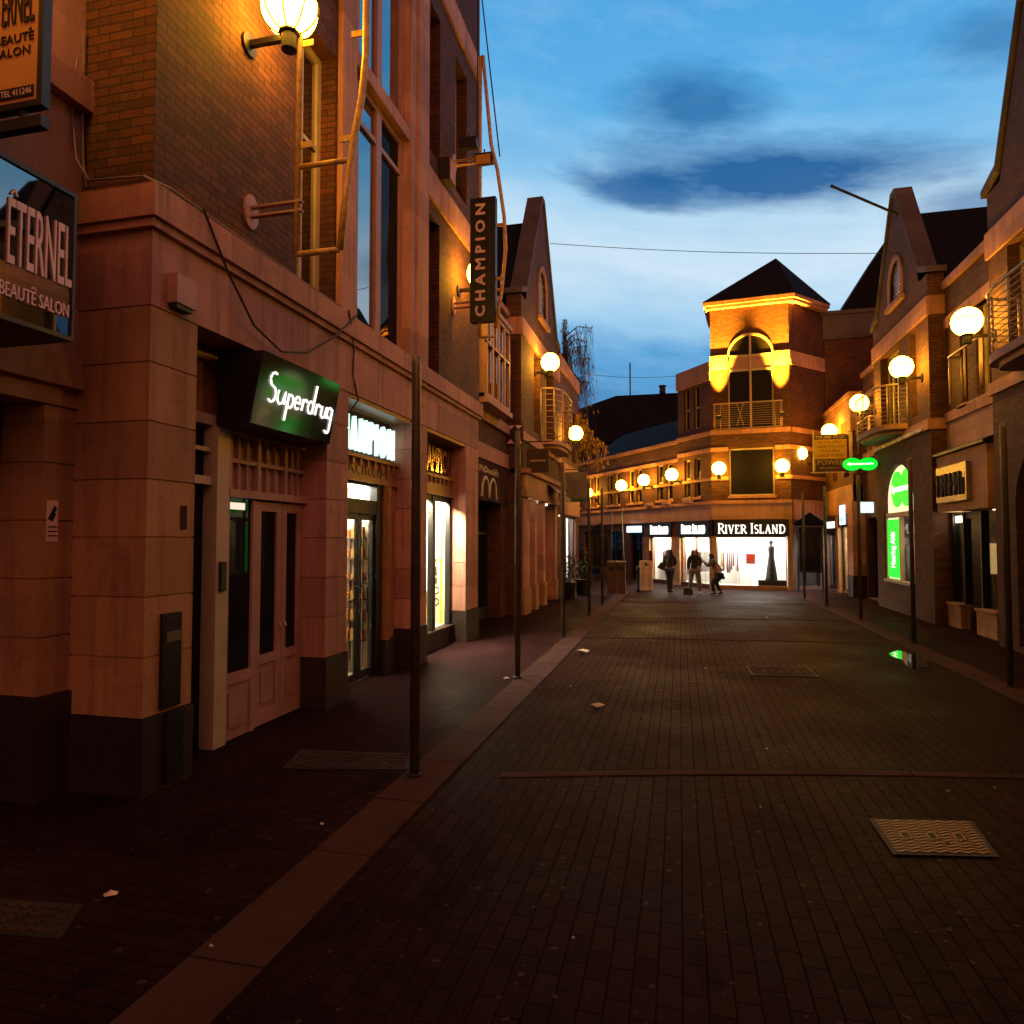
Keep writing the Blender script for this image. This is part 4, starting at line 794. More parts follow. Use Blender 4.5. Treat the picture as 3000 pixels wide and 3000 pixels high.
# ================================================================ right side, far to near
F = right(5.8)
t = thing('corner_shop_building', 'brick building with stepped stone parapet and lit shopfronts at the far right', 'building', (5.8, 28, 0))
m = MB(F); m.wall(25.5, 30, 3.3, 6.2, [(26.0, 26.8, 4.2, 5.7), (27.9, 28.7, 4.2, 5.7)], 0, .3).quad((25.5, 0, 0), (25.5, -.8, 0), (25.5, -.8, 7), (25.5, 0, 7)); m.build('wall', 'brick_red', t)
each('parapet', F, 'stone', t, (25.46, 30, -.35, .06, 6.2, 6.948), (25.44, 30, -.8, .12, 6.95, 7.08), (25.46, 30, -.3, .06, 2.9, 3.3))
for a in (25.46, 27.0, 28.6): MB(F).box(a, a+.55, -.35, .06, 5.75, 6.198).build('corbel', 'stone', t)
MB(F).box(25.5, 30, -.3, .03, 3.302, 3.9).build('fascia', 'render_', t)
m = MB(F); blocks(m, 25.48, 26.2, -.8, .05, [.75, 1.3, 1.85, 2.4, 2.9]); m.build('pier', 'stone', t); MB(F).box(25.45, 26.23, -.8, .08, 0, .745).build('plinth', 'plinth', t)
MB(F).box(27.7, 28.0, -.3, .06, 0, 2.9).build('pilaster', 'stone_b', t)
for a in (26.0, 27.9): window(t, F, a, a+.8, 4.2, 5.7, -.2, 2, 2, gm='pane_dim')
w = window(t, F, 26.25, 27.7, .1, 2.5, -.1, 2, 1, 'black', 'glass'); room(t, F, 26.23, 27.69, -1.5, -.3, .05, 2.55, 'offwhite', 'lite', [(26.4, 27.5, -1.0, -.6)])
w = window(t, F, 28.02, 29.9, .1, 2.2, -.1, 2, 1, 'black', 'glass'); room(t, F, 28.0, 29.92, -1.5, -.3, .05, 2.25, 'white', 'litew', [(28.2, 29.7, -1.0, -.6)])
each('fascia', F, 'black', t, (26.25, 27.69, -.12, .06, 2.5, 2.9), (28.0, 29.95, -.12, .06, 2.2, 2.9))
m = MB(F); m.box(26.7, 26.8, -1.2, -1.1, .1, 1.0).box(26.4, 27.2, -1.3, -1.0, .1, .9); m.build('stall', 'wood', t)
shell(t, F, 25.55, 29.95, -8, -1.6, 0, 6.9); MB(F).box(25.5, 30, -8, -.36, 6.6, 6.7).build('roof', 'slate', t)
s_ = thing('shop_sign', 'white lit square sign on the fascia of the far right shop', 'sign'); MB(F).box(26.45, 27.2, .065, .1, 2.52, 3.22).build('panel', 'blue_l', s_)
m = MB(F); text(m, 'TI', 27.0, 26.7, 2.95, 3.1, .101, .106); text(m, 'GER', 27.1, 26.6, 2.65, 2.8, .101, .106); m.build('lettering', 'black', s_)
s_ = thing('shop_sign', 'row of white lit letters over the furthest right shop', 'sign'); m = MB(F); text(m, 'THORNTONS', 29.7, 28.2, 2.42, 2.68, .062, .09, .02); m.build('lettering', 'signl', s_)

t = thing('rear_block', 'taller dark brick block with a stone parapet and slate roof behind the far right shops', 'building', (6, 32, 0)); F = right(5.85)
MB(F).wall(30.05, 34, 6, 10.2, [(30.8, 31.5, 7.2, 9.2), (32.4, 33.1, 7.2, 9.2)], 0, .25).quad((30.05, 0, 3), (30.05, -6, 3), (30.05, -6, 10.2), (30.05, 0, 10.2)).build('wall', 'brick_red', t)
each('parapet', F, 'coping', t, (30.0, 34, -6, .07, 10.2, 11.2), (29.95, 34.05, -6.1, .12, 11.2, 11.35))
for a in (30.8, 32.4): window(t, F, a, a+.7, 7.2, 9.2, -.2, 1, 2, gm='pane_dim')
MB(F).add([(30.3, -.7, 11.4), (34, -.7, 11.4), (34, -2.7, 14.6), (30.3, -2.7, 14.6), (34, -6, 11.4), (30.3, -6, 11.4)], [(0, 1, 2, 3), (3, 2, 4, 5), (0, 3, 5), (1, 4, 2)]).build('roof', 'slate', t)
MB(F).box(30.6, 31.4, -1.9, -1.2, 11.36, 12.0).build('chimney', 'far', t)
shell(t, F, 30.1, 33.9, -6, -.4, 0, 10)

F = right(6.15)
t = thing('link_building', 'dark recessed shop strip between the optician and the far right corner shop', 'building', (6.15, 24, 0))
MB(F).wall(22.75, 25.45, 2.9, 7.5, [(23.5, 24.5, 5, 7)], 0, .25).wall(22.75, 25.45, 0, 2.9, [(23.0, 25.2, .05, 2.7)], 0, .3).build('wall', 'brick_red', t)
each('band', F, 'stone', t, (22.75, 25.45, -.3, .08, 7.5, 7.66), (22.75, 25.45, -.1, .05, 4.7, 4.9), (22.75, 25.45, -.1, .05, 6.7, 6.9))
window(t, F, 23.5, 24.5, 5, 7, -.18, 2, 2); window(t, F, 23.0, 25.2, .05, 2.7, -.2, 3, 2, 'black', 'pane_dim', splits=[.75]); balcony(t, F, 23.3, 24.8, .35, 4.86, 5.85, 1, .1, 6, base=False)
shell(t, F, 22.8, 25.4, -8, -.4, 0, 7.4)
s_ = thing('shop_sign', 'tiny white lit projecting sign in the dark recess beside the optician', 'sign'); MB(F).box(24.2, 24.26, .05, .45, 2.85, 3.2).build('panel', 'signw', s_)

F = right(5.8)
t = thing('optician_building', 'gabled brick building with a louvred arch, railed balcony and green lit arched shop window', 'building', (5.8, 20, 0))
m = MB(F); m.wall(18.0, 22.7, 4.85, 8.0, [(18.9, 19.4, 5.1, 7.3), (20.2, 22.0, 4.99, 7.3)], 0, .3); m.wall(18.0, 22.7, .0, 4.6, [(19.35, 21.95, .78, 4.05, .95)], 0, .35); m.quad((18.0, 0, 0), (18.0, -.4, 0), (18.0, -.4, 8.0), (18.0, 0, 8.0)); m.build('wall', 'brick', t)
each('band', F, 'stone', t, (17.96, 22.74, -.38, .05, 7.35, 7.8), (17.94, 22.76, -.38, .07, 4.6, 4.86))
m = MB(F).box(18.3, 22.4, .055, .1, 4.62, 4.70); m.build('gutter', 'louvre', t)
gable(t, F, 18.0, 22.7, 8.0, 11.35, .36, louvre=(20.35, 8.46, 9.65, .55))
window(t, F, 18.9, 19.4, 5.1, 7.3, -.2, 1, 2); window(t, F, 20.2, 22.0, 4.99, 7.3, -.2, 4, 1)
balcony(t, F, 19.6, 22.6, .7, 4.88, 6.05, 9, .55)
m = MB(F); m.box(19.35, 21.95, -.14, -.04, 2.62, 2.74).box(19.35, 19.43, -.14, -.04, .78, 2.62).box(21.87, 21.95, -.14, -.04, .78, 2.62).box(20.62, 20.72, -.14, -.04, .78, 2.62).box(19.35, 21.95, -.14, .04, .78, .86); w = m.build('shop_window', 'cream', t)
MB(F).box(19.43, 20.62, -.1, -.09, .86, 2.62).build('pane', 'glass', w)
MB(F).box(20.78, 21.8, -.08, -.05, .92, 2.55).build('green_panel', 'green', w)
MB(F).box(20.74, 21.84, -.10, -.082, .88, 2.6).build('panel_frame', 'signdim', w)
room(t, F, 19.3, 20.68, -1.3, -.36, .79, 2.65, 'offwhite', 'lite2', [(19.5, 20.5, -.9, -.6)])
g = MB(F); c_ = 20.65; g.prism([(19.37, 2.75), (21.93, 2.75), (21.93, 3.1)]+[(c_+1.28*math.cos(math.pi*i/14), 3.1+.93*math.sin(math.pi*i/14)) for i in range(1, 14)]+[(19.37, 3.1)], -.14, -.11); g.build('lit_sign', emit('lit_cream_sign', (1, .85, .5), 1.1), t)
shell(t, F, 18.05, 22.65, -8, -1.4, 0, 7.9); shell(t, F, 18.05, 19.25, -1.4, -.4, 0, 7.9); shell(t, F, 20.72, 22.65, -1.4, -.4, 0, 7.9)
s_ = thing('optician_emblem', 'green double oval emblem on the lit arch above the optician window', 'sign'); m = MB(F)
for u in (20.15, 20.95): m.prism([(u+.47*math.cos(a), 3.38+.5*math.sin(a)) for a in [2*math.pi*i/20 for i in range(20)]], -.105+.004*(u > 20.5), -.06+.004*(u > 20.5))
m.build('ovals', 'green', s_); m = MB(F); text(m, 'Specsavers', 21.35, 19.75, 3.24, 3.50, -.055, -.046, .03); m.build('lettering', 'signl', s_)
s_ = thing('hearing_sign', 'white Hearing Aids lettering running up the green lit panel', 'sign'); m = MB(F); text(m, 'Hearing Aids', 21.55, 21.0, 1.2, 2.2, -.049, -.04, .02, True); m.build('lettering', 'signl', s_)
s_ = thing('optician_sign', 'green lit double oval sign projecting over the pavement from the optician', 'sign', (5.3, 22.3, 4.0)); G = Fr((0, 22.3), (1, 0), (0, -1)); m = MB(G)
for x in (5.04, 5.48): m.prism([(x+.26*math.cos(a), 4.24+.19*math.sin(a)) for a in [2*math.pi*i/24 for i in range(24)]], -.06-.003*(x > 5.2), .06+.003*(x > 5.2))
m.build('ovals', 'green', s_); m = MB(G); text(m, 'Specsavers', 4.90, 5.63, 4.20, 4.29, .064, .075, .04); m.build('lettering', 'signl', s_); MB(G).box(5.7, 5.8, -.03, .03, 4.2, 4.28).build('bracket', 'black', s_)
m = MB(G)
for x in (5.04, 5.48): m.prism([(x+.275*math.cos(a), 4.24+.205*math.sin(a)) for a in [2*math.pi*i/24 for i in range(24)]], -.05-.003*(x > 5.2), .05+.003*(x > 5.2))
m.build('rim', 'greenboard', s_)
s_ = thing('letting_board', 'yellow and maroon FOR SALE board projecting below a globe lamp', 'sign', (5, 25, 4.3)); G = Fr((0, 25.0), (1, 0), (0, -1))
MB(G).box(4.50, 5.5, -.03, .03, 4.72, 5.38).build('board', 'sign_y', s_); each('panel', G, 'sign_m', s_, (4.50, 5.5, -.03, .03, 4.30, 4.718), (4.50, 5.5, -.03, .03, 5.382, 5.56))
m = MB(G); text(m, 'FOR SALE  TO LET', 4.54, 5.46, 5.42, 5.52, .031, .036, .01); text(m, 'POWER', 4.58, 5.4, 4.52, 4.68, .031, .036); text(m, 'PROPERTY', 4.66, 5.3, 4.38, 4.43, .031, .036); m.build('lettering', 'rail', s_)
m = MB(G); text(m, 'RETAIL UNIT', 4.62, 5.36, 5.24, 5.33, .031, .036); text(m, 'LEASE AVAILABLE', 4.56, 5.42, 5.10, 5.18, .031, .036); text(m, 'FLEXIBLE', 4.7, 5.3, 4.95, 5.03, .031, .036); text(m, 'LEASE TERMS', 4.6, 5.4, 4.78, 4.88, .031, .036); m.build('lettering', 'sign_m', s_)
m = MB(G); m.box(4.36, 5.8, -.02, .02, 4.24, 4.28).box(4.44, 4.48, -.02, .02, 4.28, 5.7); m.build('bracket', 'rail', s_)
p_ = thing('flagpole', 'slim dark flagpole leaning out from the louvred gable', 'flagpole', (5.8, 20.1, 10.8)); MB().tube([(5.85, 20.1, 10.75), (4.1, 19.6, 11.5)], .035, 8).tube([(4.1, 19.6, 11.5), (4.04, 19.58, 11.53)], [.05, .03], 8).build('pole', 'black', p_)

F = right(6.15)
t = thing('recessed_shop', 'recessed brick shop with a rendered panel and orange stone fascia on the right', 'building', (6.15, 16.5, 0))
m = MB(F); m.wall(14.75, 17.95, 4.9, 7.9, [(16.75, 17.15, 5.0, 7.0), (15.5, 16.3, 5.0, 6.95)], 0, .25); m.wall(14.75, 17.95, 0, 4.9, [(15.35, 17.95, 0, 4.899)], 0, .2); m.build('wall', 'brick', t)
each('band', F, 'stone', t, (14.75, 17.95, -.35, .08, 7.9, 8.08), (14.75, 17.95, -.1, .05, 6.95, 7.2), (14.75, 17.95, -.1, .07, 4.72, 4.95))
MB(F).box(15.4, 17.95, -.2, .03, 4.1, 4.718).build('render_panel', 'render_', t); MB(F).box(15.3, 17.95, -.2, .02, 3.95, 4.1).build('fascia', 'band', t)
m = MB(F); m.add([(15.2, .02, 4.1), (17.95, .02, 4.1), (17.95, .34, 3.98), (15.2, .34, 3.98), (15.2, .34, 3.92), (17.95, .34, 3.92), (15.2, .02, 3.92), (17.95, .02, 3.92)], [(0, 1, 2, 3), (3, 2, 5, 4), (4, 5, 7, 6), (0, 3, 4, 6), (1, 7, 5, 2)]); m.build('canopy', 'black', t)
MB(F).box(15.25, 17.95, -.2, .26, 2.62, 3.9).build('signboard', 'stone_b', t)
window(t, F, 16.75, 17.15, 5.0, 7.0, -.18, 1, 2, gm='pane_dim', sill='stone'); window(t, F, 15.5, 16.3, 5.0, 6.95, -.15, 2, 1)
balcony(t, F, 15.3, 17.0, .28, 4.98, 6.05, 1, .08, 7, base=False)
each('stall_riser', F, 'stone_b', t, (15.4, 16.35, -.1, .1, 0, .5), (17.2, 17.95, -.1, .1, 0, .5), (15.38, 16.37, -.12, .14, .5, .55), (17.18, 17.95, -.12, .14, .5, .55))
m = MB(F); m.box(15.35, 15.45, -.15, -.02, .55, 2.6).box(16.28, 16.36, -.15, 0, .55, 2.6).box(17.18, 17.28, -.15, 0, .55, 2.6).box(17.86, 17.95, -.15, -.02, .55, 2.6).box(16.36, 17.18, -.15, -.03, 2.45, 2.6); w = m.build('shopfront', 'black', t)
MB(F).box(15.45, 16.28, -.1, -.09, .55, 2.6).box(17.28, 17.86, -.1, -.09, .55, 2.6).box(16.36, 17.18, -.5, -.49, .05, 2.45).build('pane', 'glass', w)
MB(F).box(17.3, 17.8, -.085, -.06, 2.38, 2.52).build('window_light', 'lite2', t)
shell(t, F, 15.0, 17.9, -8, -2.3, 0, 7.8); shell(t, F, 15.0, 17.9, -2.3, -.55, 2.75, 7.8)
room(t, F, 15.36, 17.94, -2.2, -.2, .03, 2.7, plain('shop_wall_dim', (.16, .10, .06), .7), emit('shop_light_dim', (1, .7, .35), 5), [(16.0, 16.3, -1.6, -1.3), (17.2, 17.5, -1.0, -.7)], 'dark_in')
MB(F).box(17.88, 17.93, -1.5, -.7, 1.2, 1.9).build('reflection_glow', emit('reflection_glow', (1, .6, .22), .55), t)  # lit panel added inside, stands in for bright reflections in the shop glass
MB(F).box(16.5, 17.7, -1.9, -1.5, .03, 1.0).build('counter', 'wood', t)
m = MB(F)
for i in range(5): m.box(16.55+.22*i, 16.68+.22*i, -1.85, -1.7, 1.0, 1.12+.06*(i % 3))
m.build('stock', 'cream', t)
s_ = thing('shop_sign', 'grey chrome sign with worn dark lettering on the orange stone fascia', 'sign'); MB(F).box(16.0, 17.7, .262, .36, 2.82, 3.62).build('panel', 'steel', s_); m = MB(F)
for i, (u, k) in enumerate(((17.55, 0), (17.3, 1), (17.05, 2), (16.8, 0), (16.55, 1), (16.3, 2))):
    m.seg((u, 2.95), (u, 3.45), .05, .362, .40)
    if k == 0: m.seg((u, 3.2), (u-.14, 3.2), .05, .362, .395)
    if k == 1: m.seg((u, 3.42), (u-.14, 3.2), .05, .362, .395); m.seg((u-.14, 3.2), (u, 2.97), .05, .362, .395)
    if k == 2: m.seg((u-.15, 2.95), (u-.15, 3.3), .05, .362, .395)
m.build('lettering', 'irondark', s_)

F = right(5.8)
t = thing('near_gable_building', 'gabled brick building with a curved iron balcony at the right edge', 'building', (5.8, 12, 0))
m = MB(F); m.wall(9.4, 14.7, 4.9, 8.25, [(12.2, 13.95, 5.0, 7.3), (10.0, 11.2, 5.0, 7.3)], 0, .3); m.wall(9.4, 14.7, 0, 4.9, [(10.0, 13.9, .1, 3.95, 1.3)], 0, .35); m.quad((14.7, 0, 0), (14.7, -.5, 0), (14.7, -.5, 8.3), (14.7, 0, 8.3)).quad((9.4, 0, 0), (9.4, -.5, 0), (9.4, -.5, 8.3), (9.4, 0, 8.3)); m.build('wall', 'brick', t)
each('band', F, 'stone', t, (9.36, 14.74, -.5, .05, 7.35, 7.85), (9.36, 14.74, -.5, .06, 4.72, 4.95))
gable(t, F, 11.3, 14.7, 8.25, 11.2, .4, back=1.5)
window(t, F, 12.2, 13.95, 5.0, 7.3, -.2, 4, 1); window(t, F, 10.0, 11.2, 5.0, 7.3, -.2, 2, 2)
balcony(t, F, 11.0, 13.55, .68, 4.98, 6.2, 10, .55)
each('pane', F, 'pane_dim', t, (10.0, 13.9, -.36, -.34, 2.5, 3.95), (10.0, 13.9, -.36, -.34, .1, 2.4))
MB(F).box(10.0, 13.9, -.36, -.2, 2.4, 2.52).box(12.0, 12.1, -.34, -.2, .1, 2.4).box(10.0, 13.9, -.34, -.2, .1, .5).build('shop_frame', 'irondark', t)
shell(t, F, 9.45, 14.65, -8, -.52, 0, 8.2)
t = thing('street_end_building', 'brick terrace building on the right just outside the view', 'building', (5.8, 4, 0))
MB(F).box(-8, 9.3, -8, 0, 0, 9).build('wall', 'brick', t)

# ================================================================ globe lamps
def make_lamp(ribs):
    l = thing('globe_lamp', 'x', 'wall lamp', (0, 0, 0), 'globe wall lamps along the street')
    MB().ball((.45, 0, .29), .265, 28, 18).build('globe', 'sod', l, True)
    m = MB(); K = 28
    m.tube([(.45+.272*math.cos(2*math.pi*i/K), .272*math.sin(2*math.pi*i/K), .33) for i in range(K+1)], .010, 6, False)
    m.build('ring', 'irondark', l); m = MB()
    for k in range(4 if ribs else 0):
        a = math.pi*k/4+.3
        m.tube([(.45+.271*math.sin(t)*math.cos(a), .271*math.sin(t)*math.sin(a), .29-.271*math.cos(t)) for t in [-1.7+3.4*i/24 for i in range(25)]], .009, 5, False)
    if ribs: m.build('cage', 'irondark', l)
    MB().lathe((.45, 0, .03), [(.05, -.17), (.075, -.16), (.075, -.02), (.1, .0), (.1, .03)], 14).build('fitting', 'black', l)
    MB().box(.02, .4, -.025, .025, -.03, .03).build('arm', 'black', l)
    MB().tube([(0, 0, 0), (.03, 0, 0)], .11, 16).build('wall_plate', 'black', l)
    return l
lamp0 = make_lamp(True); lamp1 = make_lamp(False)
LAMPS = [((-4.05, 5.68, 6.82), 0, 'large caged globe lamp on the brick wall above the panelled shopfront, largest lamp'),
         ((-4.05, 12.2, 6.72), 0, 'globe lamp half hidden behind the black vertical banner'),
         ((-4.05, 19.3, 6.83), 0, 'globe lamp above the railed balcony of the left gabled building'),
         ((-4.05, 24.2, 5.5), 0, 'globe lamp partly hidden behind the left gabled building and its posts'),
         ((5.8, 14.55, 5.85), 180, 'globe lamp beside the curved iron balcony at the right edge'),
         ((5.8, 18.5, 5.95), 180, 'globe lamp at the near end of the optician balcony'),
         ((5.8, 22.6, 5.85), 180, 'globe lamp at the far end of the optician balcony'),
         ((5.8, 26.9, 5.65), 180, 'globe lamp directly above the yellow letting board'),
         ((5.0, 29.2, 5.1), 222, 'globe lamp on the right flank of the tower')]
for u, z, lab in ((.3, 4.5, 'left one of the two globe lamps on the tower front'), (2.63, 4.52, 'right one of the two globe lamps on the tower front')):
    p = FT.p(u, .02, z); LAMPS.append((tuple(p), 265, lab))
for u, z, lab in ((2.1, 4.47, 'globe lamp on the wing nearest to the tower'), (4.35, 4.42, 'second globe lamp from the tower on the wing'), (6.4, 4.32, 'third globe lamp from the tower on the wing'), (10.0, 4.2, 'furthest globe lamp at the left end of the wing')):
    p = FW.p(u, .03, z); LAMPS.append((tuple(p), 215, lab))
LAMPS += [((-4.75, 2.55, 6.9), 0, 'globe lamp on the salon building above the frame'), ((5.8, 6.5, 6.2), 180, 'globe lamp on the right terrace outside the view'), ((5.8, 10.2, 6.3), 180, 'globe lamp behind the curved balcony on the near right gable')]
for i, (loc, a, lab) in enumerate(LAMPS):
    if i == 0: lamp0.location = loc; lamp0['label'] = lab
    elif i == 1: lamp1.location = loc; lamp1['label'] = lab
    else: copy_tree(lamp1, loc, lab, R(a))

# uplights on the tower corners
for u, lab in ((.33, 'small uplight washing the left corner of the tower'), (2.65, 'small uplight washing the right corner of the tower')):
    l = thing('uplight', lab, 'uplight', FT.p(u, .1, 6.8), 'uplights on the tower')
    MB(FT).box(u-.09, u+.09, .46, .64, 6.74, 6.86).box(u-.02, u+.02, 0, .46, 6.76, 6.8).build('housing', 'black', l)
    MB(FT).box(u-.07, u+.07, .48, .62, 6.862, 6.87).build('lens', emit('uplight_lens', (1, .5, .06), 3), l)
    li = bpy.data.lights.new('uplight_beam', 'SPOT'); li.energy = 60000; li.color = (1, .40, .02); li.spot_size = R(38); li.spot_blend = 1; li.shadow_soft_size = .04
    o = bpy.data.objects.new('uplight_beam', li); COL.objects.link(o); o.parent = l; q = FT.p(u, .42, 7.0)-l.location; o.location = q; o.rotation_euler = (R(175), 0, 0)

# ================================================================ street posts
def make_post():
    p = thing('metal_post', 'x', 'post', (0, 0, 0), 'slim metal posts along the kerbs')
    MB().lathe((0, 0, 0), [(.041, 0), (.041, 3.5), (.037, 3.56), (.015, 3.58)], 16).build('shaft', 'post', p, True)
    MB().lathe((0, 0, 0), [(.065, 0), (.065, .02), (.048, .03)], 16).build('collar', 'irondark', p)
    return p
post0 = make_post()
PL = [(-2.19, 5.47, 'nearest metal post on the left kerb, in front of the metal letters'), (-2.28, 9.62, 'second metal post on the left kerb'), (-2.32, 13.8, 'third metal post on the left kerb'), (-2.33, 18.0, 'fourth metal post on the left kerb'), (-2.3, 20.9, 'fifth and furthest metal post on the left kerb'),
      (4.32, 10.65, 'nearest metal post on the right kerb, at the right edge'), (4.36, 14.7, 'metal post on the right kerb in front of the optician window'), (4.32, 18.5, 'metal post on the right kerb before the dark recessed shop'), (4.2, 21.9, 'metal post on the right kerb before the white lit shop'), (4.05, 24.7, 'furthest metal post on the right kerb beside the tower')]
for i, (x, y, lab) in enumerate(PL):
    if i == 0: post0.location = (x, y, .005); post0['label'] = lab
    else: copy_tree(post0, (x, y, .005), lab)

# ================================================================ kiosks, bins, bollards, planters
def kiosk(x, y, rot, label, h=2.9):
    k = thing('notice_kiosk', label, 'kiosk', (x, y, 0), 'dark pedimented notice kiosks'); c, s = math.cos(rot), math.sin(rot)
    G = Fr((x, y), (c, s), (s, -c)); m = MB(G)
    for u in (-.42, .42):
        for n_ in (-.2, .2): m.tube([(u, n_, 0), (u, n_, h-.5)], .035, 8)
    m.build('leg', 'black', k)
    MB(G).box(-.38, .38, -.15, .15, .75, h-.55).build('cabinet', 'irondark', k); MB(G).box(-.33, .33, .151, .16, .85, h-.65).build('pane', 'pane_dim', k)
    MB(G).box(-.52, .52, -.3, .3, h-.5, h-.42).prism([(-.55, h-.418), (.55, h-.418), (0, h)], -.32, .32).build('roof', 'slate', k); return k
kiosk(-3.3, 29.5, .1, 'dark notice kiosk with a shallow pitched roof at the left before the wing', 2.7); kiosk(4.75, 27.6, -.15, 'dark notice kiosk with a pointed roof to the right of the bright tower shop', 3.0)
for x, y, lab in ((-2.42, 25.1, 'left one of a pair of square brown litter bins with a steel lid'), (-2.08, 25.12, 'right one of a pair of square brown litter bins with a steel lid')):
    b = thing('litter_bin', lab, 'litter bin', (x, y, 0), 'square litter bins'); MB().box(x-.15, x+.15, y-.15, y+.15, .04, 1.14).build('body', 'bin_wood', b)
    MB().box(x-.10, x+.10, y-.162, y-.151, .86, 1.0).build('opening', 'black', b); MB().box(x-.165, x+.165, y-.165, y+.165, 1.142, 1.19).build('lid', 'steel', b)
s_ = thing('tripod_sign', 'thin pale metal frame standing on the square litter bins', 'sign frame', (-2.2, 25.2, 1.19)); m = MB(); m.tube([(-2.42, 25.1, 1.19), (-2.40, 25.1, 3.0)], .016, 6).tube([(-1.97, 25.1, 1.2), (-2.05, 25.1, 3.2)], .016, 6).tube([(-2.56, 25.1, 1.21), (-1.92, 25.1, 1.21)], .016, 6); m.build('frame', 'chrome', s_)
b = thing('bollard', 'black cast bollard beside the litter bins', 'bollard', (-1.55, 26.4, 0)); MB().lathe((-1.55, 26.4, 0), [(.09, 0), (.08, .1), (.065, .15), (.06, .8), (.085, .84), (.085, .9), (.04, 1.0)], 14).build('shaft', 'black', b, True)
b = thing('info_stand', 'low buff ticket machine in front of the white shop window left of the people', 'machine', (-1.25, 27.4, 0)); m = MB(); m.box(-1.55, -1.05, 27.2, 27.6, 0, 1.15); m.build('body', 'stone_b', b); MB().box(-1.33, -1.25, 27.18, 27.199, .95, 1.08).build('slot', 'black', b); MB().box(-1.18, -1.05, 27.3, 27.5, 1.15, 1.55).build('card', 'band', b)
def planter(x, y, label, h=.9):
    p = thing('planter', label, 'planter', (x, y, 0), 'dark shrub planters'); MB().lathe((x, y, 0), [(.2, 0), (.25, .5), (.27, .55), (.22, .55)], 14).build('pot', 'black', p)
    m = MB()
    for _ in range(260):
        a, r, z = random.uniform(0, 6.28), random.uniform(0, .28), random.uniform(.55, .55+h); c = Vector((x+r*math.cos(a), y+r*math.sin(a), z)); d = Vector((random.uniform(-1, 1), random.uniform(-1, 1), random.uniform(-.3, 1))).normalized()*.09; e = d.cross(Vector((random.random(), random.random(), 1))).normalized()*.025
        m.quad(tuple(c-d), tuple(c+e), tuple(c+d), tuple(c-e))
    m.build('foliage', 'plant', p)
planter(-3.65, 22.9, 'shrub in a dark pot beside the left lit doorway, nearer of the two'); planter(-3.4, 24.4, 'shrub in a dark pot by the bright white shop window, further of the two', .7)

# manholes, puddle, litter
def manhole(c4, label, mat='iron', rows=12):
    k = thing('manhole_cover', label, 'manhole cover', (*c4[0], 0)); a, b, c, d = [Vector(p) for p in c4]
    def P(u, v): q = (a*(1-u)+b*u)*(1-v)+(d*(1-u)+c*u)*v; return q
    m = MB(); m.add([(*P(u, v), .004) for u, v in ((-.05, -.05), (1.05, -.05), (1.05, 1.05), (-.05, 1.05))]+[(*P(u, v), .008) for u, v in ((-.05, -.05), (1.05, -.05), (1.05, 1.05), (-.05, 1.05))], [(0, 1, 2, 3), (4, 5, 6, 7), (0, 1, 5, 4), (1, 2, 6, 5), (2, 3, 7, 6), (3, 0, 4, 7)]); m.build('frame', 'irondark', k)
    m = MB()
    for i in range(rows):
        v0 = (i+.2)/rows; K = 60; w = .5/rows; pts = []
        for j in range(K+1):
            u = j/K; v = v0+.25/rows*math.sin(u*math.pi*14); pts.append((u, v))
        for (ua, va), (ub, vb) in zip(pts, pts[1:]):
            if any(abs(ua-cu) < .055 and abs(va-.5) < .12 for cu in (.22, .5, .78)): continue
            q = [P(ua, va), P(ub, vb), P(ub, vb+w), P(ua, va+w)]; m.add([(*x, .0085) for x in q]+[(*x, .0125) for x in q], [(4, 5, 6, 7), (0, 1, 5, 4), (2, 3, 7, 6)])
    for cu in (.22, .5, .78):
        for du, dv, e, f in ((-.055, -.11, .02, .22), (.035, -.11, .02, .22), (-.055, -.11, .11, .03), (-.055, .08, .11, .03)):
            q = [P(cu+du, .5+dv), P(cu+du+e, .5+dv), P(cu+du+e, .5+dv+f), P(cu+du, .5+dv+f)]; m.add([(*x, .0085) for x in q]+[(*x, .013) for x in q], [(4, 5, 6, 7)])
    m.build('lid', mat, k); return k
manhole([(1.32, 5.40), (1.96, 5.52), (1.90, 4.99), (1.32, 4.88)], 'x')
bpy.data.objects['manhole_cover']['label'] = 'ridged metal manhole cover glinting orange in the street foreground'
manhole([(1.02, 11.36), (1.88, 11.45), (1.91, 10.77), (1.04, 10.68)], 'dull rectangular manhole cover further up the middle of the street', 'band', 6)
manhole([(-3.45, 5.86), (-2.46, 6.0), (-2.34, 5.62), (-3.33, 5.4)], 'dull manhole cover on the left footpath behind the nearest post', 'band', 5)
manhole([(-3.75, 3.06), (-3.2, 3.12), (-3.05, 2.86), (-3.55, 2.8)], 'dull manhole cover in the dark footpath corner at the lower left', 'band', 4)
m = MB(); pts = []
for i in range(28):
    a = 2*math.pi*i/28; r = 1+.25*math.sin(3*a+1)+.18*math.sin(5*a); pts.append((3.72+.24*r*math.cos(a)+.10*math.sin(a), 12.7+.85*r*math.sin(a), .0045))
m.quad(*pts); structure(m.build('puddle', 'water'))
def litter(x, y, s, label, mat='paper', group=None):
    m = MB(); n = 7; ring = []
    for i in range(n):
        a = 2*math.pi*i/n; r = s*random.uniform(.55, 1.1); ring.append((x+r*math.cos(a), y+r*.7*math.sin(a), .012+random.uniform(0, s*.35)))
    m.add(ring+[(x, y, .02+s*.4), (x, y, .008)], [(i, (i+1) % n, n) for i in range(n)]+[(i, (i+1) % n, n+1) for i in range(n)])
    return tag(m.build('litter', mat), label, 'litter', group)
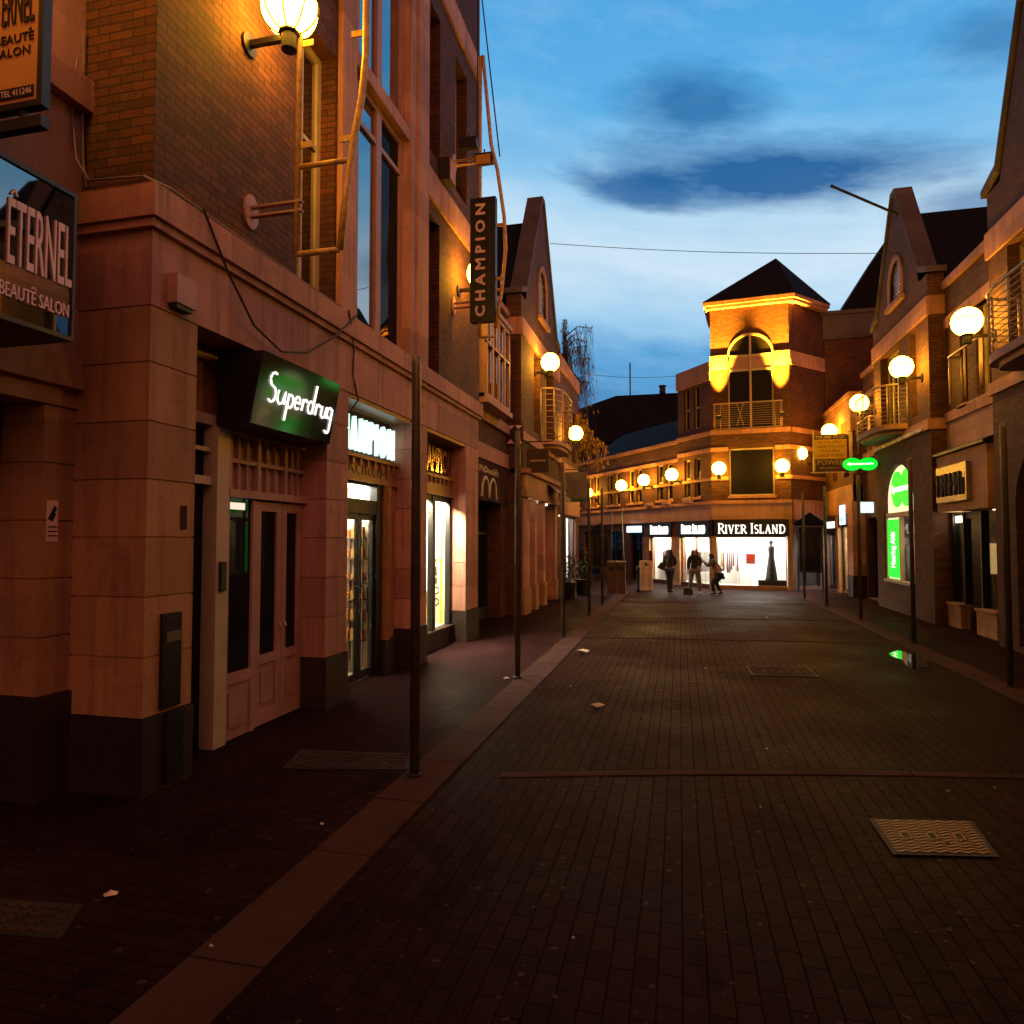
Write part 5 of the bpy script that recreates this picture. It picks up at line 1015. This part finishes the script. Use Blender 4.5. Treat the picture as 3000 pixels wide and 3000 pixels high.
litter(-1.67, 12.03, .13, 'crumpled white bag lying in the street just beyond the second left post'); litter(-.95, 8.2, .1, 'small crumpled white paper in the street right of the left kerb'); litter(-3.11, 3.25, .05, 'pinkish paper scrap on the dark left footpath', 'letter_p'); litter(-2.42, 9.5, .06, 'white scrap at the foot of the second left post')
for i in range(46):
    x, y = random.uniform(-3.6, 3.8), random.choice((random.uniform(2.4, 6), random.uniform(5, 12), random.uniform(8, 20)))
    litter(x, y, random.uniform(.010, .022), 'tiny scrap of litter on the dark paving', random.choice(('paper', 'band', 'kerb')), 'tiny scraps of litter')

# ================================================================ people
def skin(name, J, E_, mat, par, sub=2, smooth=True):
    ks = list(J); me = bpy.data.meshes.new(name); me.from_pydata([J[k][:3] for k in ks], [(ks.index(a), ks.index(b)) for a, b in E_], [])
    o = bpy.data.objects.new(name, me); COL.objects.link(o)
    md = o.modifiers.new('Skin', 'SKIN'); md.use_smooth_shade = True
    sv = me.skin_vertices[0].data
    for i, k in enumerate(ks):
        r = J[k][3]; sv[i].radius = r if isinstance(r, tuple) else (r, r); sv[i].use_root = (i == 0)
    s = o.modifiers.new('Subdivision', 'SUBSURF'); s.levels = sub; s.render_levels = sub
    me.materials.append(M[mat]); o.parent = par; o.matrix_parent_inverse = Matrix.Identity(4); return o
def hand(J, E_, k, d, side):
    """palm and five bent fingers grown from the wrist joint k along direction d"""
    w = Vector(J[k][:3]); d = Vector(d).normalized(); s = Vector(side).normalized()
    J[k+'p'] = (*(w+d*.07), .03); E_.append((k, k+'p'))
    for i, (o, l) in enumerate(((-.026, .062), (-.009, .075), (.009, .07), (.026, .055))):
        a = w+d*.085+s*o; b = a+d*l*.6+Vector((0, -.006, -.004)); c = b+d*l*.4+Vector((0, -.014, -.01))
        for n_, p, q, r in (('a', k+'p', a, .0095), ('b', k+f'{i}a', b, .0085), ('c', k+f'{i}b', c, .007)):
            J[k+f'{i}{n_}'] = (*q, r); E_.append((p, k+f'{i}{n_}'))
    a = w+d*.03-s*.035; b = a+d*.04-s*.012; J[k+'ta'] = (*a, .011); J[k+'tb'] = (*b, .009); E_.append((k, k+'ta')); E_.append((k+'ta', k+'tb'))
def person(label, loc, pose, f, coat, trousers, hairlen=.5):
    p = thing('person', label, 'person', (0, 0, 0)); J, E_ = {}, []
    for k, v in pose.items(): J[k] = v
    E_ += [('pelvis', 'waist'), ('waist', 'chest'), ('chest', 'neck'), ('neck', 'head'), ('head', 'crown')]
    for s in 'LR':
        E_ += [('pelvis', 'hip'+s), ('hip'+s, 'knee'+s), ('knee'+s, 'ankle'+s), ('ankle'+s, 'toe'+s), ('chest', 'sho'+s), ('sho'+s, 'elb'+s), ('elb'+s, 'wri'+s)]
    B_ = dict(J); BE = list(E_)
    for s in 'LR':
        d = Vector(J['wri'+s][:3])-Vector(J['elb'+s][:3]); hand(B_, BE, 'wri'+s, d, d.cross(Vector((0, 1, .2))))
    body = skin('body', B_, BE, 'skin', p)
    def sub(keys, grow): return {k: (*J[k][:3], tuple(x+grow for x in J[k][3]) if isinstance(J[k][3], tuple) else J[k][3]+grow) for k in keys}
    ck = ['waist', 'chest', 'pelvis']+[a+s for s in 'LR' for a in ('sho', 'elb', 'wri')]; C = sub(ck, .034)
    for s in 'LR': e, w = Vector(J['elb'+s][:3]), Vector(J['wri'+s][:3]); C['wri'+s] = (*(e+(w-e)*.93), .05)
    skin('jacket', C, [('waist', 'chest'), ('waist', 'pelvis')]+[x for s in 'LR' for x in (('chest', 'sho'+s), ('sho'+s, 'elb'+s), ('elb'+s, 'wri'+s))], coat, p)
    tk = ['pelvis']+[a+s for s in 'LR' for a in ('hip', 'knee', 'ankle')]; skin('trousers', sub(tk, .02), [x for s in 'LR' for x in (('pelvis', 'hip'+s), ('hip'+s, 'knee'+s), ('knee'+s, 'ankle'+s))], trousers, p)
    h, c, n = [Vector(J[k][:3]) for k in ('head', 'crown', 'neck')]; f = Vector(f).normalized()
    H = {'a': (*(c+f*.0+Vector((0, 0, .012))), (.102, .1)), 'b': (*(h-f*.035), (.105, .085)), 'c': (*(n-f*.06), (.11, .06)), 'd': (*(n-f*.085+Vector((0, 0, -hairlen*.5))), (.09, .045)), 'e': (*(n-f*.09+Vector((0, 0, -hairlen*.75))), (.03, .02))}
    s = f.cross(Vector((0, 0, 1))).normalized()
    for q, k in ((1, 'r'), (-1, 'l')):
        H[k+'1'] = (*(h+s*q*.085-f*.01+Vector((0, 0, .0))), .045); H[k+'2'] = (*(n+s*q*.10+f*.03), (.055, .045)); H[k+'3'] = (*(n+s*q*.105+f*.05+Vector((0, 0, -hairlen*.45))), (.045, .035))
    skin('hair', H, [('a', 'b'), ('b', 'c'), ('c', 'd'), ('d', 'e'), ('b', 'r1'), ('r1', 'r2'), ('r2', 'r3'), ('b', 'l1'), ('l1', 'l2'), ('l2', 'l3')], 'hair', p); m = MB(); e = h+f*.088+Vector((0, 0, .01))
    for q in (-.032, .032): m.ball(tuple(e+s*q), .012, 8, 6)
    m.build('eye', 'white', p, True); m = MB(); m.tube([tuple(e+f*.0+Vector((0, 0, .01))), tuple(e+f*.028+Vector((0, 0, -.045))), tuple(e+f*.005+Vector((0, 0, -.05)))], [.006, .014, .008], 6); m.build('nose', 'skin', p, True)
    m = MB(); m.tube([tuple(e-s*.025+Vector((0, 0, -.08))), tuple(e+f*.008+Vector((0, 0, -.082))), tuple(e+s*.025+Vector((0, 0, -.08)))], .007, 6); m.build('mouth', 'letter_p', p, True)
    for q in 'LR':
        a, b = Vector(J['ankle'+q][:3]), Vector(J['toe'+q][:3]); m = MB(); m.tube([tuple(a+(a-b)*.45+Vector((0, 0, -.045))), tuple(a+Vector((0, 0, -.035))), tuple(b)], [.04, .048, .034], 10); m.build('shoe', 'white' if trousers == 'palejean' else 'coat', p, True)
    p.location = loc; return p
def base_pose(hw=.15, st=.1, face=(0, 1, 0)):
    fy = .12*face[1]; fx = .12*face[0]
    P = {'pelvis': (0, 0, .92, (.15, .11)), 'waist': (0, 0, 1.08, (.125, .095)), 'chest': (0, 0, 1.27, (.15, .1)), 'neck': (0, 0, 1.44, .052), 'head': (fx*.2, fy*.2, 1.53, .085), 'crown': (fx*.1, fy*.1, 1.60, .075)}
    for s, q in (('L', -1), ('R', 1)):
        P['hip'+s] = (q*.09, 0, .84, .095); P['knee'+s] = (q*st*.9, fy*.15, .46, .062); P['ankle'+s] = (q*st, 0, .09, .045); P['toe'+s] = (q*st+fx, fy, .035, .03)
        P['sho'+s] = (q*hw, 0, 1.36, .062); P['elb'+s] = (q*(hw+.07), 0, 1.08, .045); P['wri'+s] = (q*(hw+.04), fy*.6, .86, .03)
    return P
# first: standing, one hand on hip, shoulder bag
P1 = base_pose(.15, .05, (.5, .8, 0)); P1['elbR'] = (.21, -.03, 1.1, .045); P1['wriR'] = (.15, .16, 1.02, .03); P1['elbL'] = (-.19, .06, 1.1, .045); P1['wriL'] = (-.12, .2, 1.0, .03)
P2 = base_pose(.16, .17, (0, -1, 0)); P2['elbL'] = (-.22, .03, 1.1, .045); P2['wriL'] = (-.23, -.03, .86, .03); P2['elbR'] = (.20, .02, 1.1, .045); P2['wriR'] = (.12, -.17, 1.0, .03)
P3 = {'pelvis': (.21, 0, .78, (.15, .14)), 'waist': (.10, 0, .93, (.13, .11)), 'chest': (-.02, 0, 1.13, (.14, .11)), 'neck': (-.09, 0, 1.31, .052), 'head': (-.13, 0, 1.40, .085), 'crown': (-.13, 0, 1.47, .075)}
for s, q in (('L', -1), ('R', 1)):
    P3['hip'+s] = (.18, q*.1, .68, .125); P3['knee'+s] = (-.08 if q < 0 else .06, q*.13, .42, .065); P3['ankle'+s] = (-.02 if q < 0 else .24, q*.13, .09, .045); P3['toe'+s] = (-.14 if q < 0 else .12, q*.13, .035, .03)
    P3['sho'+s] = (-.05, q*.15, 1.22, .06); P3['elb'+s] = (-.22, q*.16, 1.02, .042); P3['wri'+s] = (-.36, q*.07, 1.16, .03)
person('long haired woman in dark jacket and jeans with a shoulder bag by the white window', (-.38, 26.4, .004), P1, (.5, .86, 0), 'coat', 'jean', .55)
person('woman in a dark jacket and pale trousers standing with feet apart, facing the street', (.52, 25.8, .004), P2, (0, -1, 0), 'coat', 'palejean', .5)
person('woman in a grey top bending at the knees to hold up a phone', (1.2, 25.75, .004), P3, (-1, 0, 0), 'lilac', 'jean', .5)
b = thing('shoulder_bag', 'dark shoulder bag hanging at the side of the woman by the white window', 'bag', (-.65, 26.4, .95)); m = MB(); m.add([(-.85, 26.34, .92), (-.55, 26.34, .80), (-.55, 26.34, 1.12), (-.70, 26.34, 1.12), (-.85, 26.5, .92), (-.55, 26.5, .80), (-.55, 26.5, 1.12), (-.70, 26.5, 1.12)], [(0, 1, 2, 3), (4, 5, 6, 7), (0, 1, 5, 4), (1, 2, 6, 5), (2, 3, 7, 6), (3, 0, 4, 7)]); m.build('body', 'coat', b); MB().tube([(-.6, 26.42, 1.12), (-.55, 26.42, 1.36), (-.5, 26.42, 1.40), (-.56, 26.42, 1.12)], .014, 6).build('strap', 'coat', b)
b = thing('ground_bag', 'dark bag set down on the paving by the feet of the woman in pale trousers', 'bag', (.28, 25.6, 0)); m = MB(); m.add([(.10, 25.5, .006), (.46, 25.5, .006), (.46, 25.72, .006), (.10, 25.72, .006), (.13, 25.53, .24), (.42, 25.54, .20), (.40, 25.66, .22), (.15, 25.66, .27)], [(0, 1, 2, 3), (4, 5, 6, 7), (0, 1, 5, 4), (1, 2, 6, 5), (2, 3, 7, 6), (3, 0, 4, 7)]); m.build('body', 'coat', b); MB().tube([(.2, 25.6, .27), (.22, 25.6, .38), (.34, 25.6, .38), (.36, 25.6, .27)], .013, 6).build('strap', 'coat', b)
b = thing('phone', 'small dark phone held up by the bending woman', 'phone', (.78, 25.75, 1.24)); MB().box(.775, .79, 25.70, 25.80, 1.18, 1.34).build('body', 'black', b)
P4 = base_pose(.15, .12, (0, 1, 0)); person('distant figure in dark clothes walking away at the far left', (-4.35, 31.5, .004), P4, (0, 1, 0), 'coat', 'jean', .3)

# ================================================================ weeping tree at the bend
t = thing('weeping_tree', 'weeping tree with thin hanging twigs rising beyond the left buildings', 'tree', (-4.9, 29.4, 0))
m = MB(); m.tube([(-4.9, 29.4, 0), (-4.95, 29.35, 3), (-4.85, 29.4, 6), (-4.9, 29.3, 9), (-4.8, 29.3, 11.0)], [.2, .16, .12, .08, .04], 10); m.build('trunk', 'bark', t, True)
tw = MB(); lf = MB(); br = MB()
def spray(s, tip, n, lo, hi, leaves, sp=.3):
    s, tip = Vector(s), Vector(tip); mid = (s+tip)/2+Vector((0, 0, .3)); br.tube([tuple(s), tuple(mid), tuple(tip)], [.03, .02, .009], 5)
    out = (tip-s); out.z = 0; out.normalize()
    for j in range(n):
        f0 = random.uniform(.15, 1); q = s.lerp(mid, f0*2) if f0 < .5 else mid.lerp(tip, f0*2-1); L = random.uniform(lo, hi); P = [q]; dx, dy = out.x*random.uniform(.05, .3)+random.uniform(-sp, sp)*.6, out.y*random.uniform(.05, .3)+random.uniform(-sp, sp)
        for k in range(1, 7): f = k/6; P.append(q+Vector((dx*f**.5+random.uniform(-.04, .04), dy*f**.5+random.uniform(-.04, .04), .10*math.sin(f*3.1)-L*f*f)))
        tw.tube([tuple(p) for p in P], [.008, .007, .006, .006, .005, .004, .003], 3, False)
        for k in range(3):
            e = P[random.randint(2, 6)]; tw.tube([tuple(e), tuple(e+Vector((random.uniform(-.12, .12), random.uniform(-.12, .12), -random.uniform(.1, .4))))], [.005, .003], 3, False)
        for k in range(leaves):
            c = P[random.randint(1, 6)]+Vector((random.uniform(-.08, .08), random.uniform(-.08, .08), random.uniform(-.2, .1))); d = Vector((random.uniform(-.5, .5), random.uniform(-.5, .5), -1)).normalized()*random.uniform(.06, .12); e = d.cross(Vector((random.random()-.5, random.random()-.5, .1))).normalized()*.035
            lf.quad(tuple(c-d), tuple(c+e), tuple(c+d), tuple(c-e))
for i in range(20):
    z0 = random.uniform(7.2, 10.9); a = random.uniform(-1.7, 1.7); L = random.uniform(.6, 1.35)
    spray((-4.88, 29.35, z0), (-4.88+math.cos(a)*L, 29.35+math.sin(a)*L, z0+random.uniform(.1, .6)), 26, .9, 2.6, 1)
for tip in ((-3.75, 26.6, 6.75), (-3.45, 26.2, 6.5), (-3.3, 26.9, 6.2), (-3.0, 27.0, 5.75), (-2.75, 27.2, 5.5)): spray((-4.85, 29.3, 6.2), tip, 30, .35, 1.0, 9, .2)
br.build('branch', 'bark', t); tw.build('twigs', 'bark', t); lf.build('foliage', 'leaf', t)

# overhead wires
for i, (a, b, lab) in enumerate((((-4.0, 21.5, 11.6), (5.8, 20.2, 9.75), 'thin wire strung across the street between the two gables'), ((-4.1, 30, 9.35), (0, 30.6, 9.15), 'thin wire strung low across the sky behind the tower'), ((-4.0, 13.0, 14.6), (-3.18, 12.0, 9.1), 'wire running down to the outer banner bracket post'), ((-4.0, 13.3, 14.6), (-3.62, 12.0, 9.3), 'wire running down to the inner banner bracket post'))):
    A_, B_ = Vector(a), Vector(b); P = [tuple(A_.lerp(B_, k/12)-Vector((0, 0, .12*math.sin(math.pi*k/12)*(i < 2)))) for k in range(13)]
    tag(MB().tube(P, .010 if i < 2 else .014, 5).build('wire', 'cable'), lab, 'wire')

# ================================================================ sky, sun, camera
w = bpy.data.worlds.new('World'); sc.world = w; w.use_nodes = True; nt = w.node_tree; nt.nodes.clear()
out = nt.nodes.new('ShaderNodeOutputWorld'); bg = nt.nodes.new('ShaderNodeBackground'); lk(nt, bg.outputs[0], out.inputs[0])
tc = nt.nodes.new('ShaderNodeTexCoord'); dr = tc.outputs['Generated']; sp = nt.nodes.new('ShaderNodeSeparateXYZ'); lk(nt, dr, sp.inputs[0]); X, Y, Z = sp.outputs
el = math_n(nt, 'MULTIPLY', math_n(nt, 'ARCSINE', Z), 57.2958); az = math_n(nt, 'MULTIPLY', math_n(nt, 'ARCTAN2', X, Y), 57.2958)
cv = nt.nodes.new('ShaderNodeCombineXYZ'); lk(nt, math_n(nt, 'MULTIPLY', az, .035), cv.inputs[0]); lk(nt, math_n(nt, 'MULTIPLY', math_n(nt, 'MULTIPLY_ADD', az, .15, el), .11), cv.inputs[1])
warp = noise(nt, cv.outputs[0], 1.3, 6, .62); wisp = noise(nt, cv.outputs[0], 3.0, 7, .66); wisp2 = noise(nt, mapv(nt, cv.outputs[0], (.7, 1.4, 1)), 2.1, 8, .7)
ew = math_n(nt, 'ADD', el, math_n(nt, 'MULTIPLY', math_n(nt, 'SUBTRACT', warp, .5), 10)); ew = math_n(nt, 'ADD', ew, math_n(nt, 'MULTIPLY', az, .10))
cr = nt.nodes.new('ShaderNodeValToRGB'); lk(nt, math_n(nt, 'DIVIDE', ew, 60), cr.inputs[0]); E0 = cr.color_ramp
cols = [(0, (.06, .20, .42)), (.17, (.065, .25, .53)), (.235, (.10, .36, .68)), (.29, (.36, .62, .86)), (.35, (.62, .79, .93)), (.41, (.50, .72, .90)), (.47, (.25, .55, .84)), (.54, (.11, .43, .80)), (.66, (.07, .36, .74)), (1, (.03, .13, .34))]
E0.elements[0].position = 0; E0.elements[0].color = (*cols[0][1], 1); E0.elements[1].position = 1; E0.elements[1].color = (*cols[-1][1], 1)
for p_, c_ in cols[1:-1]: e = E0.elements.new(p_); e.color = (*c_, 1)
sky = mixc(nt, math_n(nt, 'MULTIPLY', ramp(nt, wisp, .48, .82), .28), cr.outputs[0], (.50, .72, .92))
sky = mixc(nt, math_n(nt, 'MULTIPLY', ramp(nt, wisp2, .50, .85), .25), sky, (.04, .26, .55))
def blob(a0, e0, wa, we, amp=1.0, soft=1.0):
    u = math_n(nt, 'DIVIDE', math_n(nt, 'SUBTRACT', az, a0), wa); v = math_n(nt, 'DIVIDE', math_n(nt, 'SUBTRACT', math_n(nt, 'SUBTRACT', el, math_n(nt, 'MULTIPLY', math_n(nt, 'SUBTRACT', az, a0), -.15)), e0), we)
    r = math_n(nt, 'SQRT', math_n(nt, 'ADD', math_n(nt, 'MULTIPLY', u, u), math_n(nt, 'MULTIPLY', v, v)))
    r = math_n(nt, 'ADD', r, math_n(nt, 'MULTIPLY', math_n(nt, 'SUBTRACT', wisp, .5), 1.2)); r = math_n(nt, 'ADD', r, math_n(nt, 'MULTIPLY', math_n(nt, 'SUBTRACT', wisp2, .5), 1.2))
    return math_n(nt, 'MULTIPLY', ramp(nt, math_n(nt, 'SUBTRACT', 1.5, r), 0, soft), amp)
for a0, e0, wa, we, amp in ((6.4, 27.1, 11.5, 2.0, .93), (-2.5, 27.0, 4.5, 1.0, .7), (1.4, 32.2, 5.0, 1.9, .72), (21.5, 22.2, 4.5, 1.5, .6), (22.5, 31.5, 3.5, 1.6, .5)):
    sky = mixc(nt, blob(a0, e0, wa, we, amp), sky, (.004, .10, .32))
front = ramp(nt, Y, -.25, .45); zen = ramp(nt, Z, .66, .88)
amb = math_n(nt, 'MULTIPLY', front, math_n(nt, 'SUBTRACT', 1, zen))
dusk = mixc(nt, ramp(nt, Z, 0, .9), (.26, .085, .025), (.040, .015, .015))
full = mixc(nt, amb, dusk, sky)
ns = nt.nodes.new('ShaderNodeTexSky'); ns.sky_type = 'NISHITA'; ns.sun_disc = False; ns.sun_elevation = R(1.0); ns.sun_rotation = R(150)
full = mixc(nt, .012, full, ns.outputs[0], 'ADD'); lk(nt, full, bg.inputs[0]); bg.inputs[1].default_value = 1.0

sl = bpy.data.lights.new('sun', 'SUN'); sl.energy = .78; sl.angle = R(50); sl.color = (1, .34, .24); so = bpy.data.objects.new('sun', sl); COL.objects.link(so); so.rotation_euler = (R(57), 0, R(36))

cam = bpy.data.cameras.new('camera'); cam.lens = 24; cam.sensor_width = 36; cam.clip_end = 500; cam.clip_start = .05
co = bpy.data.objects.new('camera', cam); COL.objects.link(co); co.location = (0, 0, 2.0); co.rotation_euler = (R(90+2.267), 0, R(13.8)); sc.camera = co

sc.view_settings.view_transform = 'Standard'; sc.view_settings.look = 'None'; sc.view_settings.exposure = 0; sc.view_settings.gamma = 1
cy = sc.cycles; cy.use_denoising = True; cy.max_bounces = 6; cy.diffuse_bounces = 3; cy.glossy_bounces = 3; cy.transparent_max_bounces = 8; cy.sample_clamp_indirect = 4; cy.use_adaptive_sampling = True; cy.adaptive_threshold = .02
cy.caustics_reflective = False; cy.caustics_refractive = False
